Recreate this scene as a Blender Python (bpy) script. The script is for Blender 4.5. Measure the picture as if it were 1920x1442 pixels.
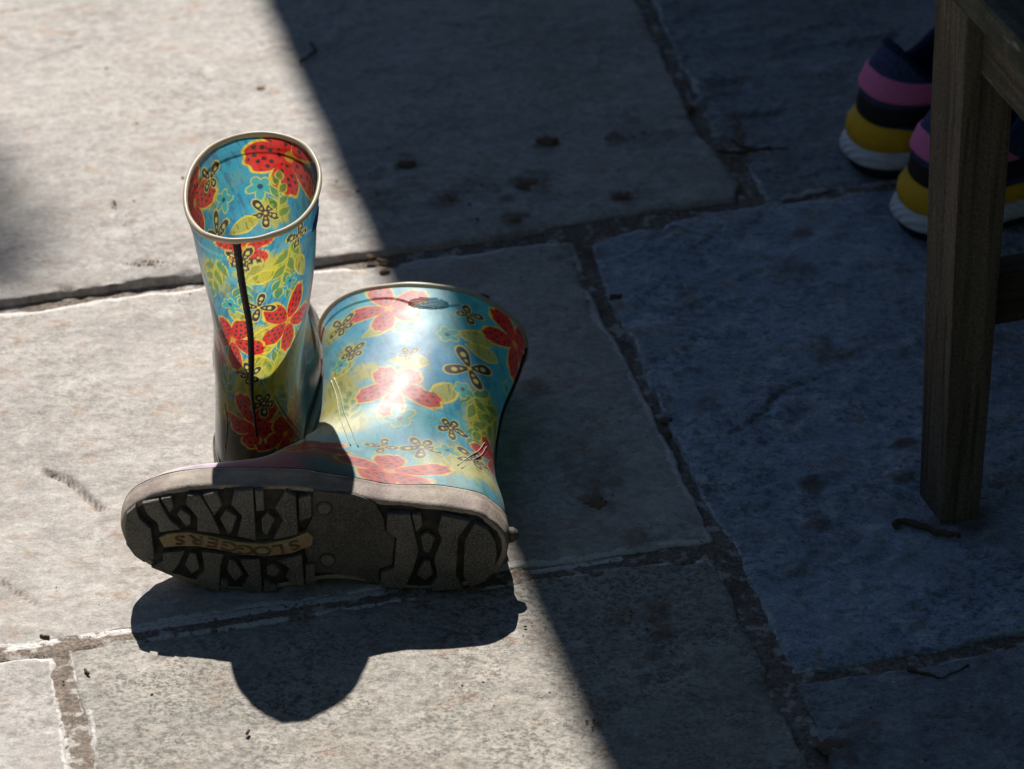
import bpy, bmesh, math, random
import numpy as np
from mathutils import Vector, Matrix

for _o in list(bpy.data.objects):
    bpy.data.objects.remove(_o)
SC = bpy.context.scene
COL = SC.collection
R = math.radians

# ------------------------------------------------------------------ camera
PITCH = R(33.0)
DIST = 2.65
cam_d = bpy.data.cameras.new('camera')
cam = bpy.data.objects.new('camera', cam_d)
COL.objects.link(cam)
cam.location = (0, -DIST * math.cos(PITCH), DIST * math.sin(PITCH))
cam.rotation_euler = (R(90) - PITCH, 0, 0)
cam_d.sensor_width = 36.0
cam_d.lens = 36.0 * 6800.0 / 1920.0
cam_d.clip_start = 0.05
cam_d.clip_end = 300.0
cam_d.dof.use_dof = True
cam_d.dof.focus_distance = 2.43
cam_d.dof.aperture_fstop = 9.0
SC.camera = cam

# ------------------------------------------------------------------ sky, sun, exposure
SUN = Vector((-0.17, 1.0, 1.07)).normalized()          # towards the sun
sun_el = math.asin(SUN.z)
sun_az = math.atan2(SUN.x, SUN.y)                      # from +Y towards +X
world = bpy.data.worlds.new('World')
SC.world = world
world.use_nodes = True
wn = world.node_tree.nodes
sky = wn.new('ShaderNodeTexSky')
sky.sky_type = 'NISHITA'
sky.sun_disc = False
sky.sun_elevation = sun_el
sky.sun_rotation = sun_az
sky.air_density = 1.0
sky.dust_density = 0.1
sky.ozone_density = 3.2
wn['Background'].inputs['Strength'].default_value = 0.05
world.node_tree.links.new(sky.outputs[0], wn['Background'].inputs['Color'])

sun_l = bpy.data.lights.new('sun', 'SUN')
sun_l.energy = 5.0
sun_l.angle = R(0.53)
sun_l.color = (1.0, 0.94, 0.87)
sun_o = bpy.data.objects.new('sun', sun_l)
COL.objects.link(sun_o)
sun_o.location = SUN * 20
sun_o.rotation_euler = SUN.to_track_quat('Z', 'Y').to_euler()

SC.view_settings.view_transform = 'Standard'
SC.view_settings.look = 'None'
SC.view_settings.exposure = 0.41
SC.view_settings.gamma = 1.0
SC.view_settings.use_curve_mapping = False
SC.cycles.use_denoising = True
SC.cycles.max_bounces = 10
SC.cycles.transmission_bounces = 8
SC.cycles.diffuse_bounces = 6

# ------------------------------------------------------------------ numeric helpers
#<GEO>
def smooth(a, b, x):
    t = np.clip((x - a) / (b - a), 0, 1)
    return t * t * (3 - 2 * t)

def hash2(ix, iy, seed=0):
    n = (ix.astype(np.int64) * 374761393 + iy.astype(np.int64) * 668265263 + seed * 982451653) & 0x7fffffff
    n = ((n ^ (n >> 13)) * 1274126177) & 0x7fffffff
    n = ((n ^ (n >> 16)) * 1103515245) & 0x7fffffff
    return (n & 0xffffff) / float(0xffffff)

def vnoise(x, y, seed=0):
    x = np.asarray(x, float); y = np.asarray(y, float)
    ix = np.floor(x); iy = np.floor(y)
    fx = x - ix; fy = y - iy
    fx = fx * fx * fx * (fx * (fx * 6 - 15) + 10); fy = fy * fy * fy * (fy * (fy * 6 - 15) + 10)
    a = hash2(ix, iy, seed); b = hash2(ix + 1, iy, seed)
    c = hash2(ix, iy + 1, seed); d = hash2(ix + 1, iy + 1, seed)
    return (a * (1 - fx) + b * fx) * (1 - fy) + (c * (1 - fx) + d * fx) * fy * 1.0

def fbm(x, y, oct=4, seed=0, gain=0.5):
    s = 0; amp = 1.0; tot = 0; f = 1.0
    for k in range(oct):
        ca, sa = math.cos(0.7 * k), math.sin(0.7 * k)
        s = s + amp * vnoise((x * ca - y * sa) * f + 17.3 * k, (x * sa + y * ca) * f - 9.1 * k, seed + 31 * k)
        tot += amp; amp *= gain; f *= 2.03
    return s / tot * 2 - 1

def catmull(P, n_or_t):
    """points on a Catmull-Rom curve through P; parameter runs 0..len(P)-1"""
    P = np.asarray(P, float)
    t = np.asarray(n_or_t, float)
    i = np.clip(np.floor(t).astype(int), 0, len(P) - 2)
    f = (t - i)[:, None]
    Q = np.vstack([2 * P[0] - P[1], P, 2 * P[-1] - P[-2]])
    p0, p1, p2, p3 = Q[i], Q[i + 1], Q[i + 2], Q[i + 3]
    return 0.5 * ((2 * p1) + (-p0 + p2) * f + (2 * p0 - 5 * p1 + 4 * p2 - p3) * f ** 2 + (-p0 + 3 * p1 - 3 * p2 + p3) * f ** 3)

def even(P, n):
    """n parameter values spaced evenly by arc length along catmull(P)"""
    t = np.linspace(0, len(P) - 1, 2000)
    C = catmull(P, t)
    s = np.concatenate([[0], np.cumsum(np.linalg.norm(np.diff(C, axis=0), axis=1))])
    return np.interp(np.linspace(0, s[-1], n), s, t)

def grid_normals(V, wrap=True):
    if wrap:
        du = np.roll(V, -1, 1) - np.roll(V, 1, 1)
    else:
        du = np.gradient(V, axis=1)
    dt = np.gradient(V, axis=0)
    n = np.cross(dt, du)
    return n / (np.linalg.norm(n, axis=2, keepdims=True) + 1e-12)

# sole outline of a left boot: x from heel to toe, y towards the outer side
BOOT_LAT = np.array([(0.0000, -.0080), (.0015, .0010), (.0055, .0080), (.0120, .0150), (.0215, .0212), (.0437, .0262), (.0573, .0275), (.0795, .0300), (.100, .0345), (.127, .0400),
                     (.1457, .0425), (.1915, .0430), (.222, .0392), (.2416, .0312), (.2515, .0225), (.2552, .0140), (.2563, .0080)])
BOOT_MED = np.array([(0.0000, -.0080), (.0020, -.0170), (.0065, -.0250), (.0140, -.0320), (.0258, -.0385), (.0508, -.0425), (.0700, -.0415), (.0848, -.0380), (.1045, -.0340), (.1250, -.0340),
                     (.1450, -.0390), (.1708, -.0437), (.1933, -.0420), (.2184, -.0345), (.2334, -.0262), (.2450, -.0165), (.2530, -.0045), (.2555, .0030), (.2563, .0080)])
SOLE_L = .2563

def outline_y(x):
    def crv(P):
        C = catmull(P, np.linspace(0, len(P) - 1, 600))
        return np.interp(x, np.maximum.accumulate(C[:, 0]), C[:, 1])
    return crv(BOOT_LAT), crv(BOOT_MED)

FRONT = [(.2520, .0215), (.2548, .031), (.2528, .039), (.240, .047), (.216, .0525), (.188, .059), (.163, .070), (.146, .095), (.1355, .121), (.131, .148), (.1305, .18), (.1315, .212)]
BACK = [(.0050, .0215), (.0022, .0275), (.0016, .034), (.0014, .041), (.0022, .050), (.0040, .060), (.0068, .074), (.009, .090), (.0095, .108), (.0075, .130), (.003, .163), (-.004, .193)]

def boot_surface(zf, zb, xf, xb, NT, NU, rim_half=.0452, seed=1, lean=(0, 0)):
    """outer skin of a left boot, ring by ring from the sole to the rim: V[NT,NU,3]"""
    fr = np.array(FRONT + [(.5 * (.1315 + xf) + .0005, .212 + (zf - .212) * .5), (xf, zf)])
    bk = np.array(BACK + [(.5 * (-.004 + xb) - .001, .193 + (zb - .193) * .5), (xb, zb)])
    t = even(fr, NT)
    F = catmull(fr, t); B = catmull(bk, t)
    phi = np.linspace(0, 2 * np.pi, NU, endpoint=False)
    s = (1 - np.cos(phi)) / 2
    X = B[:, None, 0] + (F - B)[:, None, 0] * s[None]
    Z = B[:, None, 1] + (F - B)[:, None, 1] * s[None]
    side = np.where(phi < np.pi, 1.0, -1.0)[None]
    # foot part
    xb_, xf_ = B[:, None, 0], np.maximum(F[:, None, 0], .2553)
    xo = np.clip((X - xb_) / (xf_ - xb_), 0, 1) * SOLE_L
    lat, med = outline_y(xo)
    yc, hw = (lat + med) / 2, (lat - med) / 2
    # top-of-foot height over x
    ti = np.linspace(1, len(FRONT) - 1, 800)
    fc = catmull(fr, ti)
    o = np.argsort(fc[:, 0])
    hx = np.interp(X, fc[o, 0], fc[o, 1])
    hx = np.where(X < .137, .127 + (.137 - X) * 2.5, hx)
    q = np.clip((Z - .0215) / np.maximum(hx - .0215, 1e-4), 0, 1)
    c = (1 - q ** 2.05) ** (1 / 2.05)
    xm = .5 * F[:, None, 0]
    endc = np.clip(1 - np.clip((X - xm) / (F[:, None, 0] - xm), 0, 1) ** 14, 0, 1) ** .5
    taper = 1 - .10 * smooth(.02, .09, Z) * smooth(.16, .05, X)
    wf = hw * c * endc * taper * .985
    # shaft part
    zc = (F[:, 1] + B[:, 1]) / 2
    bw = np.interp(zc, [0, .09, .12, .16, .21, .26], [.034, .0322, .0322, .0372, .0420, rim_half])[:, None]
    ws = bw * 2 * np.sqrt(np.clip(s * (1 - s), 0, 1))[None]
    k = smooth(5.4, 8.8, t)[:, None]
    ycf = yc * (1 - .0 * k)
    Y = (1 - k) * (ycf + side * wf) + k * (-.001 - .007 * smooth(.16, .08, Z) * smooth(.09, .0, X) + side * ws)
    V = np.stack([X, Y, Z], 2)
    # gentle dents in the soft rubber
    N = grid_normals(V)
    d = fbm(np.cos(phi)[None] * 1.3 + 0 * Z + seed * 7.7, np.sin(phi)[None] * 1.3 + Z * 14, 3, seed) * .0014 * smooth(.05, .12, Z)
    V = V + N * d[..., None]
    # collar: a band that stands 1.2 mm proud below the rim
    col_len = np.concatenate([np.linalg.norm(np.diff(V, axis=0), axis=2)[::-1].cumsum(0)[::-1], np.zeros((1, NU))])
    band = .0125 + .013 * np.exp(-((phi - 1.5) / .27) ** 2)[None]
    V = V + N * (.0008 * smooth(band + .0012, band - .0002, col_len))[..., None]
    V[..., 2] += (.0014 * np.cos(3 * phi + 1.0 + seed) + .0007 * np.cos(2 * phi + seed))[None] * smooth(.14, .235, V[..., 2])
    V[..., 1] += lean[1] * np.clip(V[..., 2] / .25, 0, 1.2) ** 1.5
    V[..., 0] += lean[0] * np.clip(V[..., 2] / .25, 0, 1.2) ** 1.5
    # print coordinates: around (a) and down from the rim (v)
    r = int(NT * .80)
    ring = V[r]
    a = np.concatenate([[0], np.cumsum(np.linalg.norm(np.diff(ring, axis=0), axis=1))])
    circ = a[-1] + np.linalg.norm(ring[0] - ring[-1])
    return V, np.broadcast_to(a[None], col_len.shape), col_len, circ, phi

LY_ORIGIN = (-.0029, -.2606, .0446)
def lie(V, sag=True):
    """left boot laid on its inner side, sole towards -Y, toe towards -X"""
    W = np.stack([-V[..., 0], V[..., 2], V[..., 1]], -1) + np.array(LY_ORIGIN)
    if sag:
        z = W[..., 2]
        W[..., 2] = np.where(z < .006, .0012 + .0048 * np.exp(np.minimum(z - .006, 0) / .0048), z)
    return W

ST_ORIGIN = (-.1665, -.1680, .0015)
def stand(V):
    """right boot (mirrored) standing, toe away from the camera, shaft twisted a little on the foot"""
    yaw = math.radians(-3.5) + math.radians(8) * smooth(.05, .2, V[..., 2])
    px, py = V[..., 0] - .06, -V[..., 1] * (.90 + .10 * smooth(.05, .12, V[..., 2]))
    # local x is forward (+Y), local left is -X
    X = px * np.sin(yaw) - py * np.cos(yaw) + .06 * math.sin(math.radians(-3.5))
    Y = px * np.cos(yaw) + py * np.sin(yaw) + .06
    return np.stack([X, Y, V[..., 2]], -1) + np.array(ST_ORIGIN)

BOOTS = {'lie': dict(zf=.266, zb=.243, xf=.1345, xb=-.0125, seed=3, lean=(0, -.001), rim_half=.0455),
         'stand': dict(zf=.2275, zb=.226, xf=.134, xb=-.010, seed=5, lean=(-.003, -.004), rim_half=.0452)}
#</GEO>
# ------------------------------------------------------------------ scene helpers
def gp(u, v, z=0.0):
    """the point at height z that a measured direction from the tripod meets (used once, to survey the paving)"""
    f = 6800.0
    d = (Vector((1, 0, 0)) * ((u - 960) / f) - Vector((0, math.sin(PITCH), math.cos(PITCH))) * ((v - 721) / f)
         + Vector((0, math.cos(PITCH), -math.sin(PITCH))))
    t = (z - cam.location.z) / d.z
    return cam.location + d * t

def new_obj(name, me, mat=None, parent=None):
    o = bpy.data.objects.new(name, me)
    COL.objects.link(o)
    if mat is not None:
        me.materials.append(mat)
    if parent is not None:
        o.parent = parent
    return o

def tag(o, label=None, cat=None, group=None, kind=None):
    if label: o['label'] = label
    if cat: o['category'] = cat
    if group: o['group'] = group
    if kind: o['kind'] = kind
    return o

def thing(name, label, cat, loc=(0, 0, 0), rotz=0.0, group=None):
    o = bpy.data.objects.new(name, None)
    o.empty_display_size = .05
    COL.objects.link(o)
    o.location = loc
    o.rotation_euler = (0, 0, rotz)
    return tag(o, label, cat, group)

def mesh_np(name, V, Fq, smooth_=True, attrs=None):
    """mesh from a vertex array and an array of quads or a list of polygons"""
    me = bpy.data.meshes.new(name)
    V = np.asarray(V, np.float32).reshape(-1, 3)
    if isinstance(Fq, np.ndarray):
        n, k = Fq.shape
        me.vertices.add(len(V)); me.vertices.foreach_set('co', V.ravel())
        me.loops.add(n * k); me.loops.foreach_set('vertex_index', Fq.astype(np.int32).ravel())
        me.polygons.add(n)
        me.polygons.foreach_set('loop_start', np.arange(0, n * k, k, dtype=np.int32))
        me.update(calc_edges=True)
    else:
        me.from_pydata([tuple(map(float, p)) for p in V], [], [tuple(map(int, f)) for f in Fq])
        me.update()
    if smooth_:
        me.polygons.foreach_set('use_smooth', np.ones(len(me.polygons), bool))
    for k, a in (attrs or {}).items():
        a = np.asarray(a, np.float32)
        if a.ndim == 1:
            at = me.attributes.new(k, 'FLOAT', 'POINT'); at.data.foreach_set('value', a)
        else:
            at = me.attributes.new(k, 'FLOAT_COLOR', 'POINT')
            at.data.foreach_set('color', np.hstack([a, np.ones((len(a), 1), np.float32)]).astype(np.float32).ravel())
    return me

def grid_faces(nt, nu, wrap=True, flip=False):
    i = np.arange(nt - 1)[:, None]; j = np.arange(nu if wrap else nu - 1)[None]
    j2 = (j + 1) % nu
    f = np.stack([i * nu + j, i * nu + j2, (i + 1) * nu + j2, (i + 1) * nu + j], -1).reshape(-1, 4)
    return f[:, ::-1].copy() if flip else f

def bm_obj(name, bm, mat, parent=None, smooth_=False):
    bmesh.ops.recalc_face_normals(bm, faces=bm.faces)
    me = bpy.data.meshes.new(name)
    bm.to_mesh(me); bm.free()
    if smooth_:
        for p in me.polygons: p.use_smooth = True
    return new_obj(name, me, mat, parent)

def tube(pts, rad, sides=8, closed=False, squash=1.0, up=(0, 0, 1)):
    """vertices and quads of a tube along pts; rad is one radius or one per point"""
    P = np.asarray(pts, float); n = len(P)
    rad = np.broadcast_to(np.asarray(rad, float), (n,))
    if closed:
        T = np.roll(P, -1, 0) - np.roll(P, 1, 0)
    else:
        T = np.gradient(P, axis=0)
    T /= np.linalg.norm(T, axis=1, keepdims=True) + 1e-12
    A = np.cross(T, np.array(up, float)); A /= np.linalg.norm(A, axis=1, keepdims=True) + 1e-9
    Bn = np.cross(A, T)
    th = np.linspace(0, 2 * np.pi, sides, endpoint=False)
    V = P[:, None] + rad[:, None, None] * (np.cos(th)[None, :, None] * A[:, None] + squash * np.sin(th)[None, :, None] * Bn[:, None])
    F = []
    for i in range(n if closed else n - 1):
        i2 = (i + 1) % n
        for j in range(sides):
            j2 = (j + 1) % sides
            F.append((i * sides + j, i2 * sides + j, i2 * sides + j2, i * sides + j2))
    if not closed:
        F.append(tuple(range(sides))); F.append(tuple((n - 1) * sides + j for j in range(sides))[::-1])
    return V.reshape(-1, 3), F

def box_mesh(name, size, bevel=.002, seg=2, taper=None, loc=(0, 0, 0)):
    """bevelled box centred on loc; taper=(sx, sy) scales the bottom face"""
    bm = bmesh.new()
    bmesh.ops.create_cube(bm, size=1)
    for v in bm.verts:
        v.co.x *= size[0]; v.co.y *= size[1]; v.co.z *= size[2]
        if taper and v.co.z < 0:
            v.co.x *= taper[0]; v.co.y *= taper[1]
    if bevel:
        bmesh.ops.bevel(bm, geom=bm.edges[:], offset=bevel, segments=seg, affect='EDGES', profile=.6)
    bmesh.ops.translate(bm, verts=bm.verts, vec=loc)
    bmesh.ops.recalc_face_normals(bm, faces=bm.faces)
    me = bpy.data.meshes.new(name); bm.to_mesh(me); bm.free()
    return me

# ------------------------------------------------------------------ material helper
class NT:
    def __init__(self, name):
        self.m = bpy.data.materials.new(name); self.m.use_nodes = True
        self.t = self.m.node_tree; self.n = self.t.nodes
        self.bsdf = self.n['Principled BSDF']; self.out = self.n['Material Output']
        tc = self.n.new('ShaderNodeTexCoord'); self.co = tc.outputs['Object']
    def set(self, sock, val):
        if isinstance(val, bpy.types.NodeSocket): self.t.links.new(val, sock)
        elif isinstance(val, (tuple, list)) and sock.type == 'RGBA': sock.default_value = tuple(val) + ((1,) if len(val) == 3 else ())
        else: sock.default_value = val
    def node(self, typ, props=None, **ins):
        nd = self.n.new(typ)
        for k, v in (props or {}).items(): setattr(nd, k, v)
        for k, v in ins.items():
            self.set(nd.inputs[k.replace('_', ' ')], v)
        return nd
    def mapping(self, scale=(1, 1, 1), loc=(0, 0, 0), rot=(0, 0, 0)):
        nd = self.n.new('ShaderNodeMapping')
        nd.inputs['Scale'].default_value = scale; nd.inputs['Location'].default_value = loc; nd.inputs['Rotation'].default_value = rot
        self.t.links.new(self.co, nd.inputs['Vector'])
        return nd.outputs[0]
    def noise(self, scale, detail=4, rough=.55, vec=None, dist=0.0):
        nd = self.node('ShaderNodeTexNoise', Scale=scale, Detail=detail, Roughness=rough, Distortion=dist, Vector=vec or self.co)
        return nd.outputs['Fac']
    def ramp(self, fac, a, b, c0=0.0, c1=1.0):
        nd = self.node('ShaderNodeMapRange', {'interpolation_type': 'SMOOTHSTEP'}, Value=fac)
        for i, v in zip(('From Min', 'From Max', 'To Min', 'To Max'), (a, b, c0, c1)): nd.inputs[i].default_value = v
        return nd.outputs[0]
    def math(self, op, a, b=0.0, clamp=False):
        nd = self.n.new('ShaderNodeMath'); nd.operation = op; nd.use_clamp = clamp
        self.set(nd.inputs[0], a); self.set(nd.inputs[1], b)
        return nd.outputs[0]
    def mix(self, fac, a, b, mode='MIX'):
        nd = self.n.new('ShaderNodeMix'); nd.data_type = 'RGBA'; nd.blend_type = mode
        self.set(nd.inputs[0], fac); self.set(nd.inputs[6], a); self.set(nd.inputs[7], b)
        return nd.outputs[2]
    def attr(self, name, out='Fac'):
        nd = self.n.new('ShaderNodeAttribute'); nd.attribute_name = name
        return nd.outputs[out]
    def bump(self, h, strength=.3, dist=.001, normal=None):
        nd = self.node('ShaderNodeBump', Height=h, Strength=strength, Distance=dist)
        if normal is not None: self.set(nd.inputs['Normal'], normal)
        return nd.outputs[0]
    def fin(self, color, rough=.6, normal=None, spec=.5, **kw):
        b = self.bsdf
        self.set(b.inputs['Base Color'], color); self.set(b.inputs['Roughness'], rough)
        self.set(b.inputs['Specular IOR Level'], spec)
        if normal is not None: self.set(b.inputs['Normal'], normal)
        for k, v in kw.items(): self.set(b.inputs[k.replace('_', ' ')], v)
        return self.m

def stone_mat(name, ca, cb, stain, off, grain=1.0, speck=0.0, fine=1.0, bloom=.38):
    n = NT(name)
    v = n.mapping(loc=(off, off * 1.7, off * .3), scale=(1, 1, .3))
    vs = n.mapping(loc=(off * 1.3, off, 0), scale=(2.1, 5.0, 1), rot=(0, 0, R(-15)))
    v2 = n.mapping(loc=(off + 4, 2 - off, 0), scale=(1, 1.25, 1), rot=(0, 0, R(20)))
    dk = tuple(x * .50 for x in ca)
    m0 = n.noise(3.2, 5, .6, v2, .5)
    m1 = n.noise(13, 8, .68, v, .6)
    c = n.mix(n.ramp(m1, .36, .64), ca, cb)
    c = n.mix(n.math('MULTIPLY', n.ramp(m0, .46, .64), .45), c, tuple(x * .80 for x in cb))
    m2 = n.noise(8, 7, .72, vs, .8)                                 # riven streaks
    c = n.mix(n.math('MULTIPLY', n.ramp(m2, .52, .72), .60), c, stain)
    m3 = n.noise(70, 7, .72, v2, .3)                                # dark mottling
    c = n.mix(n.math('MULTIPLY', n.ramp(m3, .50, .68), .40 * grain), c, dk)
    m5 = n.noise(48, 6, .7, v)
    c = n.mix(n.math('MULTIPLY', n.ramp(m5, .50, .66), bloom), c, tuple(min(.62, x * 1.45) for x in ca))   # pale bloom
    m4 = n.noise(34, 5, .65, v2)
    c = n.mix(n.math('MULTIPLY', n.ramp(m4, .575, .68), .62), c, (.36, .235, .15))   # iron-brown spots
    g = n.noise(430, 5, .85, v)
    g2 = n.noise(150, 6, .78, v2)
    rg = n.ramp(n.noise(9, 6, .7, n.mapping(loc=(off * 2, 7, 1))), .36, .66)       # rough against smooth areas
    fl = n.math('MULTIPLY', n.ramp(g2, .48, .62), n.math('ADD', n.math('MULTIPLY', rg, .66), .22))
    c = n.mix(n.math('MULTIPLY', fl, grain, True), c, tuple(x * .38 for x in ca))
    c = n.mix(n.math('MULTIPLY', n.ramp(g2, .50, .34), .30), c, tuple(min(.70, x * 1.5) for x in ca))
    bs = n.noise(6.5, 6, .7, n.mapping(loc=(off * .7, 5, 2), scale=(1, 1.6, 1)), .7)      # broad blotches
    c = n.mix(n.math('MULTIPLY', n.ramp(bs, .52, .66), .42), c, tuple(x * k_ for x, k_ in zip(cb, (.86, .76, .66))))
    c = n.mix(fine, c, n.mix(n.ramp(g, .30, .70), (.74, .74, .74), (1.30, 1.30, 1.30)), 'MULTIPLY')
    g3 = n.noise(820, 3, .8, v2)
    c = n.mix(fine, c, n.mix(n.ramp(g3, .32, .68), (.80, .80, .80), (1.24, 1.24, 1.24)), 'MULTIPLY')
    if speck:
        sp = n.noise(300, 5, .8, v2)
        msk = n.ramp(n.noise(17, 5, .65, v2), .38, .58)
        c = n.mix(n.math('MULTIPLY', n.math('MULTIPLY', n.ramp(sp, .49, .58), msk), speck), c, tuple(x * .30 for x in ca))
    # pale lime left along the edges by the pointing: thin, broken, chalky
    e = n.attr('edge'); L = n.attr('lime')
    wv = n.noise(16, 5, .65, n.mapping(loc=(off, 3, 3)))
    jag = n.noise(170, 6, .8, v)
    ee = n.math('ADD', e, n.math('ADD', n.math('MULTIPLY', n.math('SUBTRACT', wv, .5), .020), n.math('MULTIPLY', n.math('SUBTRACT', jag, .5), .012)))
    lw = n.math('SUBTRACT', ee, n.math('MULTIPLY', L, .0036))
    gap = n.ramp(n.math('ADD', n.noise(60, 5, .7, v2), n.math('MULTIPLY', L, .22)), .52, .64)
    lim = n.math('MULTIPLY', n.math('MULTIPLY', n.ramp(lw, .0006, -.0010), gap), n.math('GREATER_THAN', L, .02))
    c = n.mix(lim, c, n.mix(n.ramp(g, .3, .7), (.46, .44, .42), (.80, .78, .75)))
    # trodden-in soil, plus shading painted into cracks and the bench leg's contact
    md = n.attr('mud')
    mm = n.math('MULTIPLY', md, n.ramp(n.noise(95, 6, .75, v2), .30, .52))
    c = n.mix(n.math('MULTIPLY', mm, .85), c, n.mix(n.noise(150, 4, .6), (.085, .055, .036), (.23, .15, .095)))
    # mineral glints painted in as white dots, and black specks
    vo = n.node('ShaderNodeTexVoronoi', {'feature': 'F1'}, Scale=95.0, Vector=v)
    spot = n.ramp(vo.outputs['Distance'], .085, .05)
    sel = n.node('ShaderNodeSeparateColor', Color=vo.outputs['Color'])
    c = n.mix(n.math('MULTIPLY', spot, n.ramp(sel.outputs[0], .955, .96)), c, (.9, .9, .92))
    c = n.mix(n.math('MULTIPLY', spot, n.ramp(sel.outputs[1], .95, .955)), c, (.03, .025, .02))
    h = n.math('ADD', n.math('ADD', n.math('MULTIPLY', g, .45), n.math('MULTIPLY', g2, .8)), n.math('ADD', n.math('MULTIPLY', m3, 1.1), n.math('MULTIPLY', m2, 1.4)))
    nb = n.bump(h, .66 * (.35 + .65 * fine), .0021)
    return n.fin(c, n.ramp(m1, .3, .7, .76, .60), nb, .40)

def wood_mat(name, ca, cb, axis=2, moss=0.0):
    n = NT(name)
    sc = [34, 34, 34]; sc[axis] = 2.2
    v = n.mapping(scale=tuple(sc))
    g1 = n.noise(1.0, 8, .65, v, .6)
    sc2 = [170, 170, 170]; sc2[axis] = 7
    g2 = n.noise(1.0, 4, .6, n.mapping(scale=tuple(sc2)))
    c = n.mix(n.ramp(g1, .35, .68), ca, cb)
    c = n.mix(n.math('MULTIPLY', n.ramp(g2, .48, .66), .7), c, tuple(x * .28 for x in ca))
    sp = n.noise(420, 4, .8)
    c = n.mix(1.0, c, n.mix(n.ramp(sp, .32, .68), (.62, .62, .62), (1.40, 1.40, 1.40)), 'MULTIPLY')
    bl = n.noise(18, 5, .6)
    c = n.mix(n.math('MULTIPLY', n.ramp(bl, .52, .7), .35), c, (.07, .075, .055))
    if moss:
        mo = n.noise(30, 6, .65)
        c = n.mix(n.math('MULTIPLY', n.ramp(mo, .42, .62), moss), c, (.035, .05, .02))
        sc3 = [120, 120, 120]; sc3[axis] = 14
        li = n.noise(1.0, 5, .6, n.mapping(scale=tuple(sc3), loc=(3, 1, 7)))
        c = n.mix(n.ramp(li, .62, .70), c, (.34, .38, .36))
    h = n.math('ADD', g1, n.math('MULTIPLY', g2, .8))
    return n.fin(c, .78, n.bump(h, .6, .0014), .25)

def plain_mat(name, c, rough=.6, var=.15, scale=80, spec=.4, bump=.2, bdist=.0005):
    n = NT(name)
    f = n.noise(scale, 5, .6)
    col = n.mix(n.ramp(f, .3, .7), tuple(x * (1 - var) for x in c), tuple(min(1, x * (1 + var)) for x in c))
    return n.fin(col, rough, n.bump(f, bump, bdist), spec)

M = {}
# ------------------------------------------------------------------ the ground and the patio
AX = (math.cos(R(14.5)), math.sin(R(14.5)))          # paving direction across
def ab(a, b):
    """paving coordinates: a across to the right, b towards the camera"""
    return np.array([a * AX[0] + b * AX[1], a * AX[1] - b * AX[0]])
def to_ab(x, y):
    return x * AX[0] + y * AX[1], x * AX[1] - y * AX[0]

def px(*pts):
    return [tuple(gp(u, v))[:2] for u, v in pts]

def resample(poly, n):
    P = np.asarray(poly, float)
    d = np.concatenate([[0], np.cumsum(np.linalg.norm(np.diff(P, axis=0), axis=1))])
    s = np.linspace(0, d[-1], n)
    return np.stack([np.interp(s, d, P[:, 0]), np.interp(s, d, P[:, 1])], 1), d[-1]

CRACKS = []      # (polyline, depth, step, width)
def crack(pts, depth=.0018, step=.0012, width=.0022):
    CRACKS.append((np.array(px(*pts)), depth, step, width))
crack([(85, 884), (105, 895), (130, 907), (150, 923), (170, 938), (188, 957), (206, 964)], .0060, .0026, .0018)
crack([(0, 1088), (30, 1110), (60, 1128), (80, 1145)], .0020, .0008, .0016)
crack([(1364, 820), (1400, 802), (1427, 784), (1441, 764), (1455, 745), (1480, 733), (1502, 725), (1540, 710), (1577, 701)], .0022, .0030, .0028)
crack([(1407, 856), (1440, 834), (1479, 804), (1500, 780)], .0014, .0016, .002)
crack([(1500, 724), (1545, 722), (1580, 716)], .0016, .0012, .002)
crack([(1425, 1098), (1480, 1080), (1540, 1062), (1590, 1030), (1650, 970)], .0015, .0018, .0024)
crack([(1320, 157), (1360, 156), (1395, 152)], .002, .002, .002)
crack([(1355, 213), (1420, 211), (1480, 207)], .002, .0024, .002)
crack([(1434, 110), (1500, 92), (1600, 78), (1660, 70), (1710, 50)], .0016, .0026, .0022)
crack([(640, 44), (600, 50), (560, 62)], .0014, .0010, .002)
crack([(0, 30), (60, 18), (110, 12)], .0012, .001, .002)
crack([(45, 127), (110, 104), (170, 86)], .0012, .0012, .002)

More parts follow.
